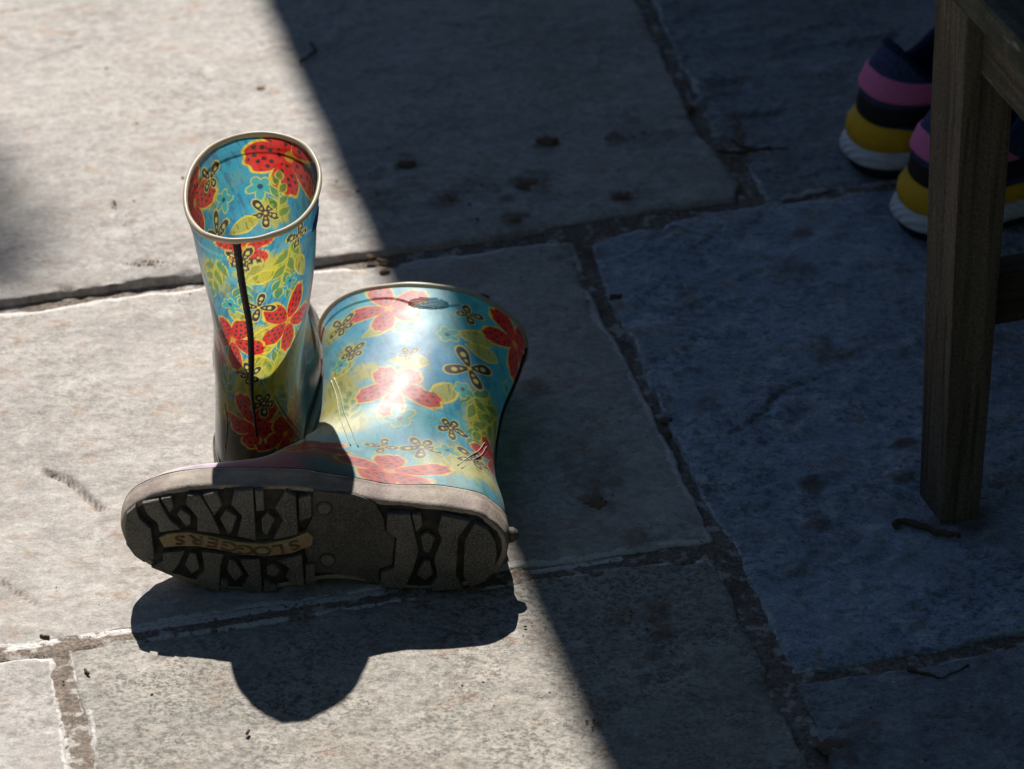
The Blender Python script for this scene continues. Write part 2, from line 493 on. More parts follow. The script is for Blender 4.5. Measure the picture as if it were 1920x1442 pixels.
MUD_AND_CONTACT = []         # (x, y, rx, ry, strength)
for u, v, r, s in [(760, 308, 26, 1), (700, 320, 30, .7), (1028, 270, 24, 1), (830, 374, 36, 1), (890, 360, 40, .6), (1000, 345, 40, .8), (940, 375, 22, .8), (1152, 262, 26, .9), (1215, 255, 50, .5),
                   (1165, 372, 28, 1), (960, 417, 26, .9), (715, 372, 34, .7), (735, 392, 36, .7), (770, 350, 40, .5), (1115, 945, 40, .9), (1095, 890, 60, .5), (1000, 730, 26, .7), (1120, 575, 26, .5),
                   (1240, 1190, 20, 1), (1232, 1150, 24, .9), (1225, 1230, 18, .9), (1215, 1275, 16, .7), (1170, 1400, 34, .6), (1160, 1160, 24, .5), (1190, 1020, 30, .6), (1560, 670, 36, .8), (1320, 770, 26, .6), (1290, 565, 26, .6), (1480, 520, 40, .5),
                   (1700, 845, 26, 1), (1692, 905, 24, .9), (1520, 915, 22, 1), (1530, 980, 26, .9), (1480, 775, 18, .6), (1380, 1100, 20, .5), (1700, 520, 26, .5), (1275, 440, 24, .8), (1510, 450, 26, .7), (620, 358, 20, .8), (640, 372, 24, .7),
                   (490, 165, 16, .7), (376, 145, 12, .5), (285, 434, 12, .5), (220, 385, 14, .4), (640, 335, 30, .35), (95, 770, 12, .5), (240, 420, 20, .3), (850, 1290, 24, .3), (720, 1000, 10, .2), (1185, 640, 20, .5), (720, 495, 20, .9), (700, 480, 14, .9),
                   (1565, 1410, 40, .9), (1620, 1380, 40, .5), (1850, 1350, 40, .4), (1400, 1370, 30, .4), (1000, 1190, 24, .35), (1105, 1360, 20, .4), (270, 500, 14, .6), (1775, 985, 46, .75), (1745, 975, 26, .8), (1830, 985, 40, .7), (1090, 470, 40, .6), (900, 560, 20, .6), (350, 470, 20, .25), (150, 560, 30, .3), (560, 470, 20, .3)]:  # marks at the bench leg's foot: soil, also painted contact darkening
    p = gp(u, v); q = gp(u + r, v); MUD_AND_CONTACT.append((p.x, p.y, (q - p).length * 1.05, (q - p).length * 1.15, s))

def ground_mud_contact(x, y):
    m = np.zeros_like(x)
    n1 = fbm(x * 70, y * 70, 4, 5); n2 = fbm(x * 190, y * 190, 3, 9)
    for mx, my, rx, ry, s in MUD_AND_CONTACT:
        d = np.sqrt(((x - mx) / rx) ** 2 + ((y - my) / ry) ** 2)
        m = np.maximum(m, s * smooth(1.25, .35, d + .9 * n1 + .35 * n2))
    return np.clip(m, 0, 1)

def slab(name, top, right, bottom, left, mat, parent, lift=0.0, res=.0027, seed=0, rough=1.0, lime=1.0, tilt=(0, 0), round_=1.0):
    """one riven stone: a patch between four edge lines, uneven on top, with a skirt down to the bed"""
    Lw = max(resample(top, 2)[1], resample(bottom, 2)[1]); Lh = max(resample(left, 2)[1], resample(right, 2)[1])
    nu, nv = max(6, int(Lw / res)), max(6, int(Lh / res))
    T, _ = resample(top, nu); Bt, _ = resample(bottom, nu); Lf, _ = resample(left, nv); Rt, _ = resample(right, nv)
    def wob(P, k, nx):
        s = np.arange(len(P)) * res
        d = fbm(s * 60 + seed * 3.1 + k * 11, s * 0 + k, 4, seed) * .0026 + fbm(s * 9 + k, s * 0 + seed, 2, seed + 3) * .0022
        d *= smooth(0, .01, s) * smooth(0, .01, s[-1] - s)
        t = np.gradient(P, axis=0); t /= np.linalg.norm(t, axis=1, keepdims=True) + 1e-9
        return P + np.stack([-t[:, 1], t[:, 0]], 1) * d[:, None]
    T, Bt, Lf, Rt = wob(T, 1, 0), wob(Bt, 2, 0), wob(Lf, 3, 0), wob(Rt, 4, 0)
    u = np.linspace(0, 1, nu)[None, :, None]; v = np.linspace(0, 1, nv)[:, None, None]
    P = ((1 - v) * T[None] + v * Bt[None] + (1 - u) * Lf[:, None] + u * Rt[:, None]
         - ((1 - u) * (1 - v) * T[0] + u * (1 - v) * T[-1] + (1 - u) * v * Bt[0] + u * v * Bt[-1]))
    x, y = P[..., 0], P[..., 1]
    e = np.minimum(np.minimum(u[..., 0], 1 - u[..., 0]) * Lw, np.minimum(v[..., 0], 1 - v[..., 0]) * Lh) + 0 * x
    ca, sa = math.cos(R(-20)), math.sin(R(-20))
    xr, yr = x * ca - y * sa, x * sa + y * ca
    h = fbm(x * 5 + seed, y * 5, 3, seed) * .0022 * rough
    q = fbm(xr * 7 + seed * 2, yr * 15, 4, seed + 7) * 3.2                       # riven layers
    st = np.floor(q) + smooth(.0, .22, q - np.floor(q))
    h += st * .00085 * rough
    h += fbm(x * 60, y * 60, 3, seed + 2) * .00055 * rough
    ew = .0022 * (1 + .8 * fbm(x * 40, y * 40, 3, seed + 4)) * round_
    h -= .0009 * round_ * np.exp(-e / np.maximum(ew, .0008))
    chip = fbm(x * 33 + 5, y * 33, 3, seed + 12)
    h -= .0035 * smooth(.22, .5, chip) * np.exp(-e / .008)
    for cl, depth, step, width in CRACKS:
        if cl[:, 0].max() < x.min() or cl[:, 0].min() > x.max() or cl[:, 1].max() < y.min() or cl[:, 1].min() > y.max():
            continue
        best = np.full(x.shape, 9.0); sgn = np.zeros(x.shape); par = np.zeros(x.shape)
        jx, jy = x + fbm(x * 120, y * 120, 3, 3) * .0016, y + fbm(x * 120 + 9, y * 120, 3, 4) * .0016
        for k in range(len(cl) - 1):
            A, Bp = cl[k], cl[k + 1]; dd = Bp - A; L2 = dd @ dd
            t = np.clip(((jx - A[0]) * dd[0] + (jy - A[1]) * dd[1]) / L2, 0, 1)
            dx, dy = jx - A[0] - t * dd[0], jy - A[1] - t * dd[1]
            ds = np.hypot(dx, dy); m = ds < best
            best = np.where(m, ds, best); sgn = np.where(m, np.sign(dd[0] * dy - dd[1] * dx), sgn); par = np.where(m, (k + t) / (len(cl) - 1), par)
        fade = smooth(0, .2, par) * smooth(1, .8, par) * (par > 0) * (par < 1)
        h -= depth * np.exp(-(best / width) ** 2) * fade
        h -= step * np.where(sgn > 0, 0, 1) * np.exp(-best / .03) * smooth(0, width * .6, best) * fade
    mud = ground_mud_contact(x, y) if res < .006 else np.zeros_like(x)
    for cl, depth, step, width in CRACKS:
        if depth < .0019 or cl[:, 0].max() < x.min() or cl[:, 0].min() > x.max() or cl[:, 1].max() < y.min() or cl[:, 1].min() > y.max(): continue
        d_ = np.full(x.shape, 9.0)
        for k in range(len(cl) - 1):
            dd = cl[k + 1] - cl[k]; t = np.clip(((x - cl[k][0]) * dd[0] + (y - cl[k][1]) * dd[1]) / (dd @ dd), 0, 1)
            d_ = np.minimum(d_, np.hypot(x - cl[k][0] - t * dd[0], y - cl[k][1] - t * dd[1]))
        mud = np.maximum(mud, .9 * smooth(.0016, .0005, d_ + .0010 * fbm(x * 150, y * 150, 2, 5)))  # crack shading painted in as dark soil colour
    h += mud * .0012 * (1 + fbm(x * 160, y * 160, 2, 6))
    xc, yc = x.mean(), y.mean()
    z = lift + h + (x - xc) * tilt[0] + (y - yc) * tilt[1]
    top_v = np.stack([x, y, z], -1)
    V = top_v.reshape(-1, 3); n0 = len(V)
    Fs = grid_faces(nv, nu, wrap=False, flip=True)
    idx = np.arange(nv * nu).reshape(nv, nu)
    loop = np.concatenate([idx[0, :-1], idx[:-1, -1], idx[-1, :0:-1], idx[:0:-1, 0]])
    sk = V[loop].copy(); sk[:, 2] = -.03
    m = len(loop); a = np.arange(m); a2 = (a + 1) % m
    Fk = np.stack([loop[a], loop[a2], n0 + a2, n0 + a], 1)
    V = np.vstack([V, sk]); Fs = np.vstack([Fs, Fk])
    edge = np.concatenate([e.ravel(), np.full(m, .3)]); mu = np.concatenate([mud.ravel(), np.zeros(m)])
    me = mesh_np(name, V, Fs, True, {'edge': edge, 'mud': mu, 'lime': np.full(len(V), lime)})
    return new_obj(name, me, mat, parent)

# far ground: the garden round the patio
n = NT('garden_ground')
c = n.mix(n.ramp(n.noise(3, 6), .35, .65), (.045, .075, .022), (.09, .085, .045))
M['garden'] = n.fin(c, .9, n.bump(n.noise(60, 4), .5, .02), .2)
me = mesh_np('ground', [(-150, -150, -.045), (150, -150, -.045), (150, 150, -.045), (-150, 150, -.045)], [(0, 1, 2, 3)], False)
tag(new_obj('ground', me, M['garden']), kind='structure')

# mortar bed: one sheet between the stones, its level different from joint to joint
def mortar_level(x, y):
    a, b = to_ab(x, y)
    lvl = np.full_like(x, -.0095)
    def joint(d, half, z, m, fall=.012):
        nonlocal lvl
        w_ = smooth(half + fall, half, np.abs(d)) * m
        lvl = np.maximum(lvl, -.0095 + (z + .0095) * w_)
    joint(b + .200, .014, -.0046, a < .08); joint(b + .200, .014, -.0016, a >= .08)      # deep joint under the big stone
    joint(b - .233, .009, .0019, a < -.05, .006); joint(b - .235, .008, .0004, (a >= -.05) & (a < .10), .006)
    joint(a + .370, .009, .0010, b > .235, .006)
    joint(a - (.100 - .035 * (b + .2)), .013, -.0012, b > -.20)
    joint(a - (.270 - .018 * (b + .8)), .018, -.0014, b < -.19)
    joint(b - .386, .013, -.0014, a > .07)
    return lvl
def make_mortar():
    def sheet(a0, a1, b0, b1, res):
        na, nb = int((a1 - a0) / res), int((b1 - b0) / res)
        A, Bb = np.meshgrid(np.linspace(a0, a1, na), np.linspace(b0, b1, nb))
        x = A * AX[0] + Bb * AX[1]; y = A * AX[1] - Bb * AX[0]
        return x, y, na, nb
    x, y, na, nb = sheet(-.60, .75, -.80, .70, .0036)
    z = mortar_level(x, y) + fbm(x * 45, y * 45, 4, 21) * .0007 + fbm(x * 9, y * 9, 2, 22) * .0007
    a, b = to_ab(x, y)
    ed = np.zeros(z.shape, bool); ed[0] = ed[-1] = True; ed[:, 0] = ed[:, -1] = True
    z = np.where(ed, -.006, z)
    mud = ground_mud_contact(x, y)
    nz = fbm(x * 30, y * 30, 4, 77)
    dj = b - .235 + .0015 * nz; dk = a + .370 + .0015 * nz
    ch = np.maximum(1.3 * np.exp(-((dj + .0075) / .0042) ** 2) * (a < .02), .9 * np.exp(-((dj - .0068) / .0018) ** 2) * (a < .0))
    ch = np.maximum(ch, np.exp(-((np.abs(dk) - .0095) / .0028) ** 2) * (b > .24)) * smooth(-.6, -.1, nz)
    V = np.stack([x, y, z], -1).reshape(-1, 3)
    F1 = grid_faces(nb, na, wrap=False, flip=True)
    # plain outer apron of the bed
    o = [ab(-2.1, -1.5), ab(1.65, -1.5), ab(1.65, 1.45), ab(-2.1, 1.45)]
    i = [V[0], V[na - 1], V[-1], V[(nb - 1) * na]]
    n0 = len(V)
    V = np.vstack([V, [(p[0], p[1], -.006) for p in o]])
    c0, c1, c2, c3 = 0, na - 1, nb * na - 1, (nb - 1) * na
    F2 = np.array([(n0, c0, c1, n0 + 1), (n0 + 1, c1, c2, n0 + 2), (n0 + 2, c2, c3, n0 + 3), (n0 + 3, c3, c0, n0)])[:, ::-1]
    return mesh_np('patio', V, np.vstack([F1, F2]), True, {'mud': np.concatenate([mud.ravel(), np.zeros(4)]), 'chalk': np.concatenate([ch.ravel(), np.zeros(4)])})
n = NT('mortar')
g = n.noise(380, 4, .7); b1 = n.noise(24, 5, .65); b2 = n.noise(70, 5, .6)
c = n.mix(n.ramp(b1, .35, .65), (.36, .30, .25), (.27, .225, .19))
c = n.mix(n.ramp(g, .35, .65), n.mix(.75, c, (.08, .065, .05)), c)
c = n.mix(n.math('MULTIPLY', n.ramp(b2, .53, .62), .8), c, (.56, .53, .49))
c = n.mix(n.math('MULTIPLY', n.attr('mud'), .85), c, (.08, .055, .035))
c = n.mix(n.ramp(n.math('MULTIPLY', n.attr('chalk'), n.ramp(n.noise(140, 5, .7), .30, .55)), .25, .6), c, n.mix(n.ramp(g, .3, .7), (.52, .49, .46), (.80, .77, .73)))
M['mortar'] = n.fin(c, .92, n.bump(n.math('ADD', g, b2), .8, .002), .2)
patio = tag(new_obj('patio', make_mortar(), M['mortar']), kind='structure')

GREY = ((.455, .428, .40), (.36, .336, .312), (.33, .275, .225))
SM = [stone_mat('sandstone_grey', *GREY, 0.0, .8, 0, .55),
      stone_mat('sandstone_slate', (.31, .335, .37), (.215, .235, .265), (.19, .17, .155), 3.1, 1.4, 0, 1.0, .5),
      stone_mat('sandstone_warm', (.45, .42, .388), (.35, .325, .30), (.34, .275, .22), 6.7, .8, 0, .6),
      stone_mat('sandstone_blue', (.40, .475, .59), (.275, .335, .43), (.20, .185, .185), 9.9, 1.7, 0, 1.0, .62),
      stone_mat('sandstone_buff', (.405, .38, .335), (.315, .298, .265), (.26, .225, .185), 13.3, 1.2, .75, .8),
      stone_mat('sandstone_pale', (.45, .427, .40), (.37, .348, .325), (.32, .27, .225), 17.1, .8, 0, .6)]
w = lambda a, b: tuple(ab(a, b))
slab('paving_slab', [w(-.62, -.82), w(.288, -.82)], [w(.288, -.82)] + px((1188, 0), (1212, 45), (1240, 105), (1262, 150), (1300, 232), (1345, 292), (1388, 352), (1378, 377)),
     [w(-.62, -.205)] + px((0, 566), (170, 544), (360, 519), (590, 488), (700, 474), (860, 453), (1000, 430), (1150, 407), (1300, 386), (1378, 377)), [w(-.62, -.82), w(-.62, -.205)],
     SM[0], patio, .0018, seed=1, rough=.9, lime=.10, tilt=(0, 0))
slab('paving_slab', [w(.318, -.82), w(.86, -.82)], [w(.86, -.82), w(.86, -.200)], px((1438, 378), (1480, 372), (1560, 353), (1640, 346), (1720, 336), (1920, 308)) + [w(.86, -.200)],
     [w(.318, -.82)] + px((1222, 0), (1262, 98), (1300, 165), (1332, 222), (1390, 292), (1438, 378)), SM[1], patio, .0020, seed=2, rough=1.5, lime=.6)
slab('paving_slab', [w(-.75, -.178)] + px((0, 594), (170, 571), (360, 546), (590, 508), (740, 493), (900, 471), (1020, 452), (1073, 455)), px((1073, 455), (1130, 595), (1200, 738), (1292, 922), (1338, 1018)),
     [w(-.75, .222)] + px((0, 1222), (280, 1178), (700, 1109), (960, 1070), (1150, 1045), (1338, 1018)), [w(-.75, -.178), w(-.75, .222)], SM[2], patio, .0018, seed=3, lime=1.25)
slab('paving_slab', px((1107, 452), (1440, 389), (1560, 373), (1700, 355)) + [w(.70, -.178)], [w(.70, -.178), w(.70, .376)], px((1487, 1260), (1600, 1243), (1700, 1225), (1850, 1200), (1920, 1186)) + [w(.70, .376)],
     px((1107, 452), (1140, 560), (1240, 758), (1332, 960), (1382, 1030), (1425, 1130), (1487, 1260)), SM[3], patio, .0026, seed=4, rough=2.3, lime=.42)
slab('paving_slab', px((135, 1217), (300, 1193), (600, 1145), (960, 1094), (1200, 1060), (1328, 1048)), px((1328, 1048), (1356, 1090), (1400, 1200), (1480, 1365), (1515, 1442)) + [w(.070, .75)], [w(-.362, .75), w(.070, .75)],
     px((135, 1217), (150, 1300), (178, 1442)) + [w(-.362, .75)], SM[4], patio, .0018, seed=5, rough=.9, lime=.40)
slab('paving_slab', [w(-.92, .250)] + px((0, 1248), (98, 1238)), px((98, 1238), (108, 1310), (130, 1442)) + [w(-.388, .75)], [w(-.92, .75), w(-.388, .75)], [w(-.92, .250), w(-.92, .75)], SM[5], patio, .0018, seed=6, rough=.7, lime=.95)
slab('paving_slab', px((1494, 1287), (1700, 1262), (1920, 1218)) + [w(.65, .395)], [w(.65, .395), w(.65, .85)], [w(.105, .85), w(.65, .85)], px((1494, 1287), (1530, 1370), (1552, 1442)) + [w(.105, .85)], SM[1], patio, .0018, seed=7, lime=.15)
k = 10
for b0, b1, cells in [(-1.42, -.842, [(-2.0, -1.2), (-1.178, -.5), (-.478, .3), (.322, 1.0), (1.022, 1.6)]), (-.82, -.205, [(-2.0, -1.422), (-1.4, -.642), (.884, 1.6)]),
                      (-.178, .222, [(-2.0, -1.322), (-1.3, -.772)]), (-.178, .376, [(.722, 1.2), (1.222, 1.6)]), (.25, .75, [(-2.0, -1.522), (-1.5, -.942)]), (.395, .85, [(.672, 1.3), (1.322, 1.6)]),
                      (.772, 1.4, [(-2.0, -1.3), (-1.278, -.6), (-.578, .078)]), (.872, 1.4, [(.105, .8), (.822, 1.6)])]:
    for a0, a1 in cells:
        slab('paving_slab', [w(a0, b0), w(a1, b0)], [w(a1, b0), w(a1, b1)], [w(a0, b1), w(a1, b1)], [w(a0, b0), w(a0, b1)], SM[k % 6], patio, .001, res=.012, seed=k, lime=.5)
        k += 1

# ------------------------------------------------------------------ the veranda, house and tree whose shade falls on the patio
ROOF_Z = 2.15
EDGE_A = -.056 + .0805 * ROOF_Z * 1.0
M['paint_white'] = plain_mat('white_paint', (.62, .60, .56), .6, .08, 20)
M['paint_dark'] = plain_mat('dark_timber', (.10, .085, .07), .75, .2, 30)
n = NT('render_wall')
c = n.mix(n.ramp(n.noise(4, 6), .35, .65), (.30, .27, .24), (.22, .20, .18))
M['wall'] = n.fin(c, .9, n.bump(n.noise(120, 4), .5, .004), .2)
M['roof'] = plain_mat('roof_felt', (.07, .07, .075), .85, .3, 40)
n = NT('window_glass')
M['glass'] = n.fin((.03, .04, .05), .05, None, .8)

def box_ab(name, a0, a1, b0, b1, z0, z1, mat, parent, bevel=.004):
    c = ab((a0 + a1) / 2, (b0 + b1) / 2)
    me = box_mesh(name, (a1 - a0, b1 - b0, z1 - z0), bevel, 1)
    o = new_obj(name, me, mat, None)
    o.location = Vector((c[0], c[1], (z0 + z1) / 2)) - (parent.location if parent else Vector())
    o.rotation_euler = (0, 0, R(14.5))
    o.parent = parent
    return o
p0 = ab(.9, -1.2)
ver = thing('veranda', 'dark timber veranda roof shading the right side of the patio', 'veranda', (p0[0], p0[1], 0))
box_ab('roof_deck', EDGE_A + .03, 1.62, -4.4, 2.0, ROOF_Z + .012, ROOF_Z + .05, M['roof'], ver)
box_ab('fascia_board', EDGE_A, EDGE_A + .028, -4.4, 2.0, ROOF_Z - .11, ROOF_Z + .06, M['paint_dark'], ver)
for k in range(9):
    b = -4.3 + k * .77
    box_ab('rafter', EDGE_A + .03, 1.618, b - .03, b + .03, ROOF_Z - .09, ROOF_Z + .010, M['paint_dark'], ver)
for b in (-4.2, 1.9):
    box_ab('post', EDGE_A + .03, EDGE_A + .12, b - .045, b + .045, 0, ROOF_Z - .092, M['paint_dark'], ver)
p0 = ab(2.4, -1.0)
house = thing('house', 'rendered house wall beyond the veranda on the right', 'house', (p0[0], p0[1], 0))
box_ab('wall', 1.66, 3.4, -4.4, 2.0, -.05, 3.0, M['wall'], house)
dr = box_ab('door', 1.62, 1.655, -1.9, -1.0, .02, 2.0, M['paint_dark'], house)
wdw = box_ab('window', 1.625, 1.655, .1, 1.2, .9, 1.9, M['paint_white'], house)

# unseen dark foliage blocks added left and behind the camera to cut sky light
n = NT('sky_blocker_leaf')
c = n.mix(n.ramp(n.noise(40, 5), .35, .65), (.020, .045, .010), (.055, .095, .025))
M['sky_blocker'] = n.fin(c, .7, n.bump(n.noise(60, 4), 1.0, .05), .3)
def sky_blocker(label, x0, x1, y0, y1, h):
    bm = bmesh.new(); bmesh.ops.create_cube(bm, size=1)
    bmesh.ops.subdivide_edges(bm, edges=bm.edges[:], cuts=24, use_grid_fill=True)
    co = np.array([v_.co[:] for v_ in bm.verts])
    P = np.c_[(co[:, 0] + .5) * (x1 - x0) + x0, (co[:, 1] + .5) * (y1 - y0) + y0, (co[:, 2] + .5) * h - .04]
    d = fbm(P[:, 0] * 3 + P[:, 2] * 2, P[:, 1] * 3 - P[:, 2], 4, 9) * .12
    c0 = P.mean(0); u_ = (P - c0) / (np.linalg.norm(P - c0, axis=1, keepdims=True) + 1e-6)
    P = P + u_ * d[:, None]
    for v_, p_ in zip(bm.verts, P): v_.co = Vector(p_ - np.array([c0[0], c0[1], 0]))
    o = bm_obj('sky_blocker', bm, M['sky_blocker'], None, True); o.location = (c0[0], c0[1], 0)
    return tag(o, label, 'sky_blocker')
sky_blocker('added dark foliage block cutting sky light on the left side of the patio', -3.6, -2.75, -4.2, 4.5, 2.1)
sky_blocker('added dark foliage block cutting sky light behind the photographer', -3.6, 4.5, -5.2, -4.3, 3.2)

rng = random.Random(11)
def leaf_cloud(centres, per, spread, size, seed):
    r = np.random.RandomState(seed)
    Vs, Fs = [], []
    for cx, cy, cz, rad in centres:
        for _ in range(int(per * (rad / spread) ** 2)):
            d = r.normal(size=3); d /= np.linalg.norm(d)
            p = np.array([cx, cy, cz]) + d * rad * r.uniform(.25, 1) ** .6
            a = r.normal(size=3); a /= np.linalg.norm(a); b = np.cross(a, r.normal(size=3)); b /= np.linalg.norm(b)
            c_ = np.cross(a, b); s = size * r.uniform(.6, 1.3); i = len(Vs)
            Vs += [p - a * s, p + b * s * .42 + c_ * s * .12, p + a * s, p - b * s * .42 + c_ * s * .12]
            Fs.append((i, i + 1, i + 2, i + 3))
    return np.array(Vs), Fs
n = NT('tree_leaf')
c = n.mix(n.noise(9, 3), (.035, .075, .015), (.08, .13, .03))
M['leaf'] = n.fin(c, .55, None, .4)
M['bark'] = wood_mat('tree_bark', (.12, .09, .065), (.20, .16, .12), 2)
tb = Vector((-2.9, 6.3, 0))
tree = thing('garden_tree', 'small leafy garden tree behind the sunny side of the patio', 'tree', tb)
blob = Vector(gp(-95, 430)); tip = blob + SUN * (5.2 / SUN.z)
V1, F1 = tube([(0, 0, -.05), (.05, -.03, 1.2), (.12, -.08, 2.6), (.2, -.15, 4.0), (.3, -.22, 5.2), (.36, -.3, 6.2)], [.16, .085, .075, .062, .045, .015], 10, up=(1, 0, 0))
new_obj('trunk', mesh_np('trunk', V1, F1), M['bark'], tree)
rel = tip - tb
for q in ([(.10, -.08, 3.6), tuple(rel * .45 + Vector((0, 0, 2.6))), tuple(rel * .8 + Vector((0, 0, .40))), tuple(rel)], [(.16, -.12, 4.0), (-.2, .2, 4.8), (-.5, .4, 5.6)], [(.2, -.18, 4.4), (.3, .1, 5.0), (.4, .3, 5.8)]):
    V1, F1 = tube(catmull(q, np.linspace(0, len(q) - 1, 12)), np.linspace(.03, .005, 12), 7, up=(1, .2, 0))
    new_obj('branch', mesh_np('branch', V1, F1), M['bark'], tree)
cl = [(-.2, .2, 5.0, .75), (.0, .3, 5.8, .7), (-.65, .5, 5.4, .7), (.3, .75, 5.9, .6), (-.3, .5, 6.5, .7), (-.8, .1, 4.6, .6)]
V1, F1 = leaf_cloud(cl, 420, .5, .045, 4)
V2, F2 = leaf_cloud([tuple(rel) + (.085,), tuple(rel + Vector((-.13, .02, .06))) + (.13,), tuple(rel + Vector((-.06, .16, .05))) + (.07,)], 75, .08, .034, 6)
new_obj('crown', mesh_np('crown', V1, F1, False), M['leaf'], tree)
new_obj('crown', mesh_np('crown', V2, F2, False), M['leaf'], tree)

# ------------------------------------------------------------------ rubber boots
PR_ST = [('yellow', .3004, .0372, .016, 0), ('yellow', .0092, .0289, .016, 0), ('yellow', .2906, .1494, .018, 0), ('yellow', .0073, .09, .015, 0), ('yellow', .0314, .0277, .017, 0), ('yellow', .0036, .1123, .014, 0), ('yellow', .330, .145, .016, 0),
         ('leaf', .012, .0347, .012, 2.9), ('leaf', .011, .0859, .016, -.5), ('leaf', .007, .1091, .013, .3), ('leaf', .014, .095, .013, -.35),
         ('frond', .3021, .0347, .021, 1.9), ('frond', .0308, .030, .023, 1.9), ('frond', .0164, .1262, .020, -1.3), ('frond', .2803, .1602, .016, -1.2), ('frond', .035, .058, .014, 1.2), ('frond', .028, .135, .017, -1.9), ('frond', .322, .050, .015, 1.4), ('frond', .022, .108, .018, -1.2), ('frond', .322, .138, .016, -1.5), ('frond', .046, .118, .018, -1.7), ('frond', .300, .128, .017, -1.4), ('leaf', .318, .070, .012, .5), ('leaf', .046, .040, .014, 1.2), ('yellow', .318, .132, .014, 0), ('yellow', .024, .125, .016, 0),
         ('red', .309, .090, .0205, .35), ('red', .0305, .082, .0240, .15), ('red', .0042, .006, .0165, .9), ('red', .3222, .158, .021, .5), ('red', .045, .168, .02, .1), ('red', .285, .110, .016, .2), ('red', .02, .172, .018, .7),
         ('navy', .0078, .0605, .0100, .3), ('navy', .3250, .0175, .0098, .2), ('navy', .3215, .1185, .0092, .6), ('navy', .0437, .0110, .0115, .3), ('navy', .0080, .1420, .0095, .4),
         ('teal', .3116, .0588, .0068, .1), ('teal', .0337, .0467, .0062, .5),
         # the front wall, seen from inside
         ('yellow', .215, .0262, .015, 0), ('yellow', .1574, .0587, .014, 0), ('red', .1464, .0131, .036, .15), ('red', .2361, .0200, .028, .4), ('teal', .1677, .0393, .0100, .2), ('teal', .1978, .0406, .0085, .5), ('navy', .1645, .0612, .0110, .3),
         ('navy', .2112, .0614, .0140, .8), ('navy', .208, .0187, .0110, .5), ('frond', .155, .0482, .018, -1.6), ('leaf', .1823, .0676, .015, .1), ('red', .115, .07, .022, .3), ('navy', .09, .05, .011, .2), ('red', .18, .11, .024, .4), ('teal', .14, .10, .01, .2), ('navy', .26, .03, .011, .4), ('frond', .255, .06, .018, .4),
         ('red', .09, .16, .024, .2), ('yellow', .07, .12, .022, 0), ('red', .13, .20, .024, .5), ('yellow', .1, .21, .025, 0), ('navy', .06, .14, .011, .3)]
PR_LI = [('yellow', .1479, .1125, .03, 0), ('yellow', .1253, .1625, .026, 0), ('yellow', .0215, .1192, .024, 0), ('yellow', .149, .034, .014, 0), ('yellow', .0341, .1856, .026, 0), ('yellow', .1191, .0989, .012, 0), ('yellow', .160, .150, .03, 0), ('yellow', .135, .070, .012, 0),
         ('leaf', .0456, .0457, .017, .2), ('leaf', .0372, .0562, .016, .1), ('leaf', .0594, .1169, .020, .9), ('leaf', .0875, .0887, .018, 0), ('leaf', .1426, .0877, .016, .3), ('leaf', .115, .052, .014, .4),
         ('frond', .0231, .1122, .026, 1.55), ('frond', .1253, .1406, .020, -1.3), ('frond', .0237, .1293, .022, 1.2), ('frond', .030, .118, .024, 2.0), ('frond', .016, .118, .024, 1.1),
         ('red', .0943, .1184, .0285, .35), ('red', .0150, .0200, .0250, .6), ('red', .1062, .0268, .025, .05), ('red', .0616, .2191, .024, .2), ('red', .1784, .0126, .02, .3), ('red', .11, .215, .02, .6), ('red', .165, .235, .03, .1), ('red', .01, .15, .018, .3),
         ('navy', .0423, .0792, .0168, .55), ('navy', .142, .0339, .0115, .3), ('navy', .1326, .0718, .0105, .1), ('navy', .0531, .0232, .0108, .4), ('navy', .0483, .1458, .0110, .5), ('navy', .0637, .1758, .0118, .6), ('navy', .0853, .1849, .0088, .2), ('navy', .0288, .1728, .0118, .7), ('navy', .0883, .0812, .008, .2),
         ('teal', .0644, .0525, .0092, .2), ('teal', .0443, .1039, .0088, .5), ('teal', .0476, .1725, .0078, .3), ('teal', .142, .081, .0075, .1), ('teal', .0935, .051, .008, .4), ('teal', .0853, .1511, .011, .2), ('teal', .0077, .0664, .007, .2),
         ('red', .25, .08, .026, .3), ('navy', .22, .12, .012, .2), ('red', .30, .17, .024, .3), ('yellow', .27, .15, .02, 0), ('navy', .30, .05, .012, .1)]

